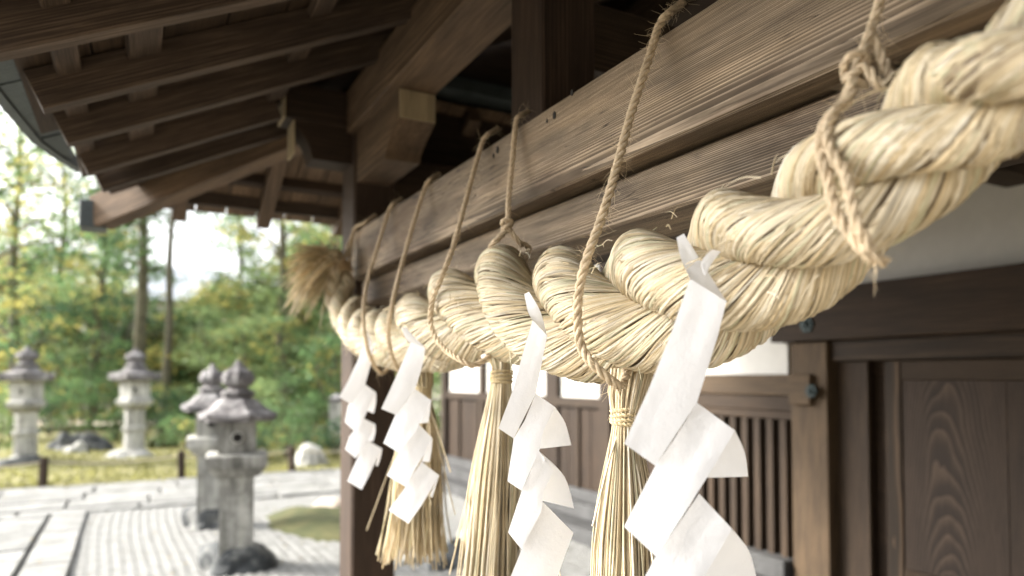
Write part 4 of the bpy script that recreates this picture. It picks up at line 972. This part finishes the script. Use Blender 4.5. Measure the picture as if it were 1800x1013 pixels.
def streamer(label, depth, pieces):
    root = None
    for nm, L, R, dL, dR in pieces:
        k_ = float(np.hypot(*(np.array(L, float).mean(0) - np.array(R, float).mean(0)))) / 75
        if nm == 'twisted_tab': o_ = .04 if depth < 2 else -.012; dL = (dL[0] + o_, dL[1] - .0); dR = (dR[0] + o_, dR[1] - .009 * k_)
        if nm == 'tab_tail': dL = (dL[0] - .012, dL[1] - .005); dR = (dR[0] - .012, dR[1] - .005)
        if nm == 'paper_fold': dR = (dR[0] - .012 * k_, dR[1] - .015 * k_)
        if nm == 'paper_flap': dL = (dL[0] - .010 * k_, dL[1] - .010 * k_); dR = (dR[0] - .010 * k_, dR[1] + .05 * min(1, k_ * 2))
        V, Q = ruled(L, R, depth, [v * depth for v in dL], [v * depth for v in dR], nu=(13 if len(L) in (3, 4) else 14), curved=nm != 'paper_fold')
        if root is None: root = empty('paper_streamer', V[0], label, 'paper streamer', PG)
        b = Bag(); b.add(V, Q); o = b.build(nm, M_PAPER, root, True)
F0 = (0, 0)
streamer('largest white paper streamer, nearest the camera, running off the bottom edge', 1.095, [
    ('twisted_tab', [(1189, 418), (1197, 455), (1213, 490)], [(1202, 411), (1228, 452), (1277, 530)], (.02, .0), (.02, .0)),
    ('tab_tail', [(1238, 484), (1232, 462), (1250, 438)], [(1240, 486), (1252, 462), (1268, 442)], (.012, .02), (.012, .02)),
    ('paper_fold', [(1213, 490), (1180, 585), (1142, 680), (1097, 780)], [(1277, 530), (1262, 590), (1225, 708), (1152, 819)], (0, .0), (0, .012)),
    ('paper_fold', [(1225, 708), (1190, 765), (1152, 819), (1097, 926)], [(1292, 757), (1250, 828), (1205, 900), (1153, 978)], (.012, .004), (.016, .006)),
    ('paper_flap', [(1292, 757), (1262, 795), (1243, 840)], [(1292, 757), (1309, 795), (1315, 838)], (.016, .03), (.016, .07)),
    ('paper_fold', [(1229, 868), (1190, 925), (1153, 978), (1085, 1105)], [(1287, 930), (1243, 1005), (1198, 1080), (1148, 1160)], (.018, .006), (.022, .008)),
    ('paper_flap', [(1287, 930), (1245, 975), (1232, 1015)], [(1287, 930), (1316, 968), (1330, 1016)], (.022, .035), (.022, .075)),
    ('paper_fold', [(1218, 1050), (1180, 1110), (1148, 1160), (1080, 1300)], [(1280, 1110), (1235, 1190), (1190, 1270), (1140, 1350)], (.02, .01), (.022, .01))])
streamer('white paper streamer in the middle, with two curled flaps, beside the middle tassel', 1.53, [
    ('twisted_tab', [(922, 517), (928, 548), (941, 572)], [(930, 513), (950, 548), (962, 592)], (.02, .0), (.015, .0)),
    ('paper_fold', [(936, 563), (918, 625), (900, 690), (876, 753)], [(962, 590), (955, 625), (942, 692), (903, 771)], (0, 0), (0, .01)),
    ('paper_fold', [(942, 692), (922, 740), (903, 771), (892, 846)], [(976, 716), (956, 755), (948, 792), (917, 863)], (.01, .004), (.016, .006)),
    ('paper_flap', [(976, 716), (956, 750), (949, 789)], [(976, 716), (994, 745), (1004, 783)], (.016, .03), (.016, .06)),
    ('paper_fold', [(947, 792), (930, 835), (917, 863), (893, 936)], [(974, 828), (957, 860), (951, 900), (917, 966)], (.014, .004), (.018, .006)),
    ('paper_flap', [(950, 795), (958, 815), (952, 880)], [(950, 795), (992, 838), (1009, 894)], (.012, .03), (.016, .06)),
    ('paper_fold', [(950, 878), (935, 920), (917, 966), (893, 1025)], [(1008, 937), (990, 985), (975, 1030), (945, 1075)], (.016, .004), (.035, .012)),
    ('paper_fold', [(945, 1030), (930, 1055), (917, 1080), (893, 1130)], [(975, 1045), (962, 1085), (945, 1120), (918, 1160)], (.012, .004), (.018, .01))])
streamer('second white paper streamer from the left, in front of the far tassel', 2.21, [
    ('twisted_tab', [(706, 576), (712, 594), (722, 604)], [(714, 575), (728, 592), (748, 612)], (.01, 0), (.01, 0)),
    ('paper_fold', [(722, 602), (706, 640), (688, 680), (670, 719)], [(748, 612), (742, 645), (730, 684), (695, 729)], (0, 0), (0, .008)),
    ('paper_fold', [(730, 684), (712, 708), (695, 729), (674, 779)], [(758, 704), (745, 732), (728, 762), (701, 796)], (.008, .003), (.012, .004)),
    ('paper_flap', [(758, 704), (743, 725), (735, 745)], [(758, 704), (756, 722), (753, 743)], (.012, .02), (.012, .05)),
    ('paper_fold', [(735, 745), (716, 772), (701, 796), (680, 836)], [(760, 770), (748, 795), (730, 825), (713, 856)], (.01, .003), (.014, .004)),
    ('paper_flap', [(760, 770), (749, 790), (741, 812)], [(760, 770), (759, 790), (755, 812)], (.014, .02), (.014, .05)),
    ('paper_fold', [(741, 812), (725, 835), (713, 856), (683, 897)], [(772, 836), (757, 862), (740, 890), (718, 921)], (.012, .003), (.016, .004)),
    ('paper_flap', [(772, 836), (762, 855), (755, 872)], [(772, 836), (766, 855), (760, 875)], (.016, .02), (.016, .04))])
streamer('leftmost and smallest white paper streamer, hanging in front of the dark post', 2.77, [
    ('twisted_tab', [(635, 576), (640, 592), (642, 606)], [(640, 574), (650, 590), (657, 610)], (.01, 0), (.01, 0)),
    ('paper_fold', [(641, 604), (626, 640), (612, 670), (596, 698)], [(657, 610), (652, 640), (642, 676), (618, 711)], (0, 0), (0, .006)),
    ('paper_fold', [(642, 676), (627, 695), (612, 712), (606, 742)], [(661, 690), (650, 712), (640, 736), (627, 762)], (.006, .003), (.010, .004)),
    ('paper_flap', [(661, 690), (650, 706), (644, 722)], [(661, 690), (661, 708), (657, 727)], (.010, .02), (.010, .04)),
    ('paper_fold', [(640, 736), (624, 755), (614, 768), (607, 790)], [(660, 746), (650, 768), (638, 790), (625, 806)], (.008, .003), (.012, .004)),
    ('paper_flap', [(660, 746), (651, 760), (645, 776)], [(660, 746), (660, 760), (656, 776)], (.012, .02), (.012, .04)),
    ('paper_fold', [(647, 775), (632, 798), (622, 820), (611, 846)], [(672, 789), (660, 812), (648, 838), (636, 861)], (.010, .003), (.014, .004)),
    ('paper_flap', [(672, 789), (664, 805), (660, 818)], [(672, 789), (669, 805), (664, 820)], (.014, .02), (.014, .03))])
streamer('small white paper tip poking out beside the middle tassel head', 1.98, [
    ('twisted_tab', [(845, 625), (852, 622), (862, 618)], [(848, 632), (856, 631), (866, 628)], (0, 0), (0, .01)), ])


# ------------------------------------------------------------------ fallen leaves
b = Bag(); n = 420
px_ = RNG.uniform(-3, 3.8, n); py_ = RNG.uniform(5.2, 12, n); z_ = np.full(n, .062); a = RNG.uniform(0, 6.28, n); s_ = RNG.uniform(.008, .022, n)
V = np.stack([np.stack([px_ + np.cos(a) * s_, py_ + np.sin(a) * s_, z_], 1), np.stack([px_ - np.sin(a) * s_ * .6, py_ + np.cos(a) * s_ * .6, z_ + .004], 1), np.stack([px_ - np.cos(a) * s_, py_ - np.sin(a) * s_, z_ + .003], 1), np.stack([px_ + np.sin(a) * s_ * .6, py_ - np.cos(a) * s_ * .6, z_], 1)], 1)
V[(px_ > -.4) & (py_ < 9.6), :, 2] -= .035
T = np.repeat(np.array([[.34, .22, .06], [.20, .12, .05], [.40, .33, .10]])[RNG.integers(0, 3, n)], 4, 0)
b.add(V, np.arange(n * 4).reshape(-1, 4), T); tag(b.build('fallen_leaves', M_LEAF, None, False, (0, 8, 0)), kind='stuff')
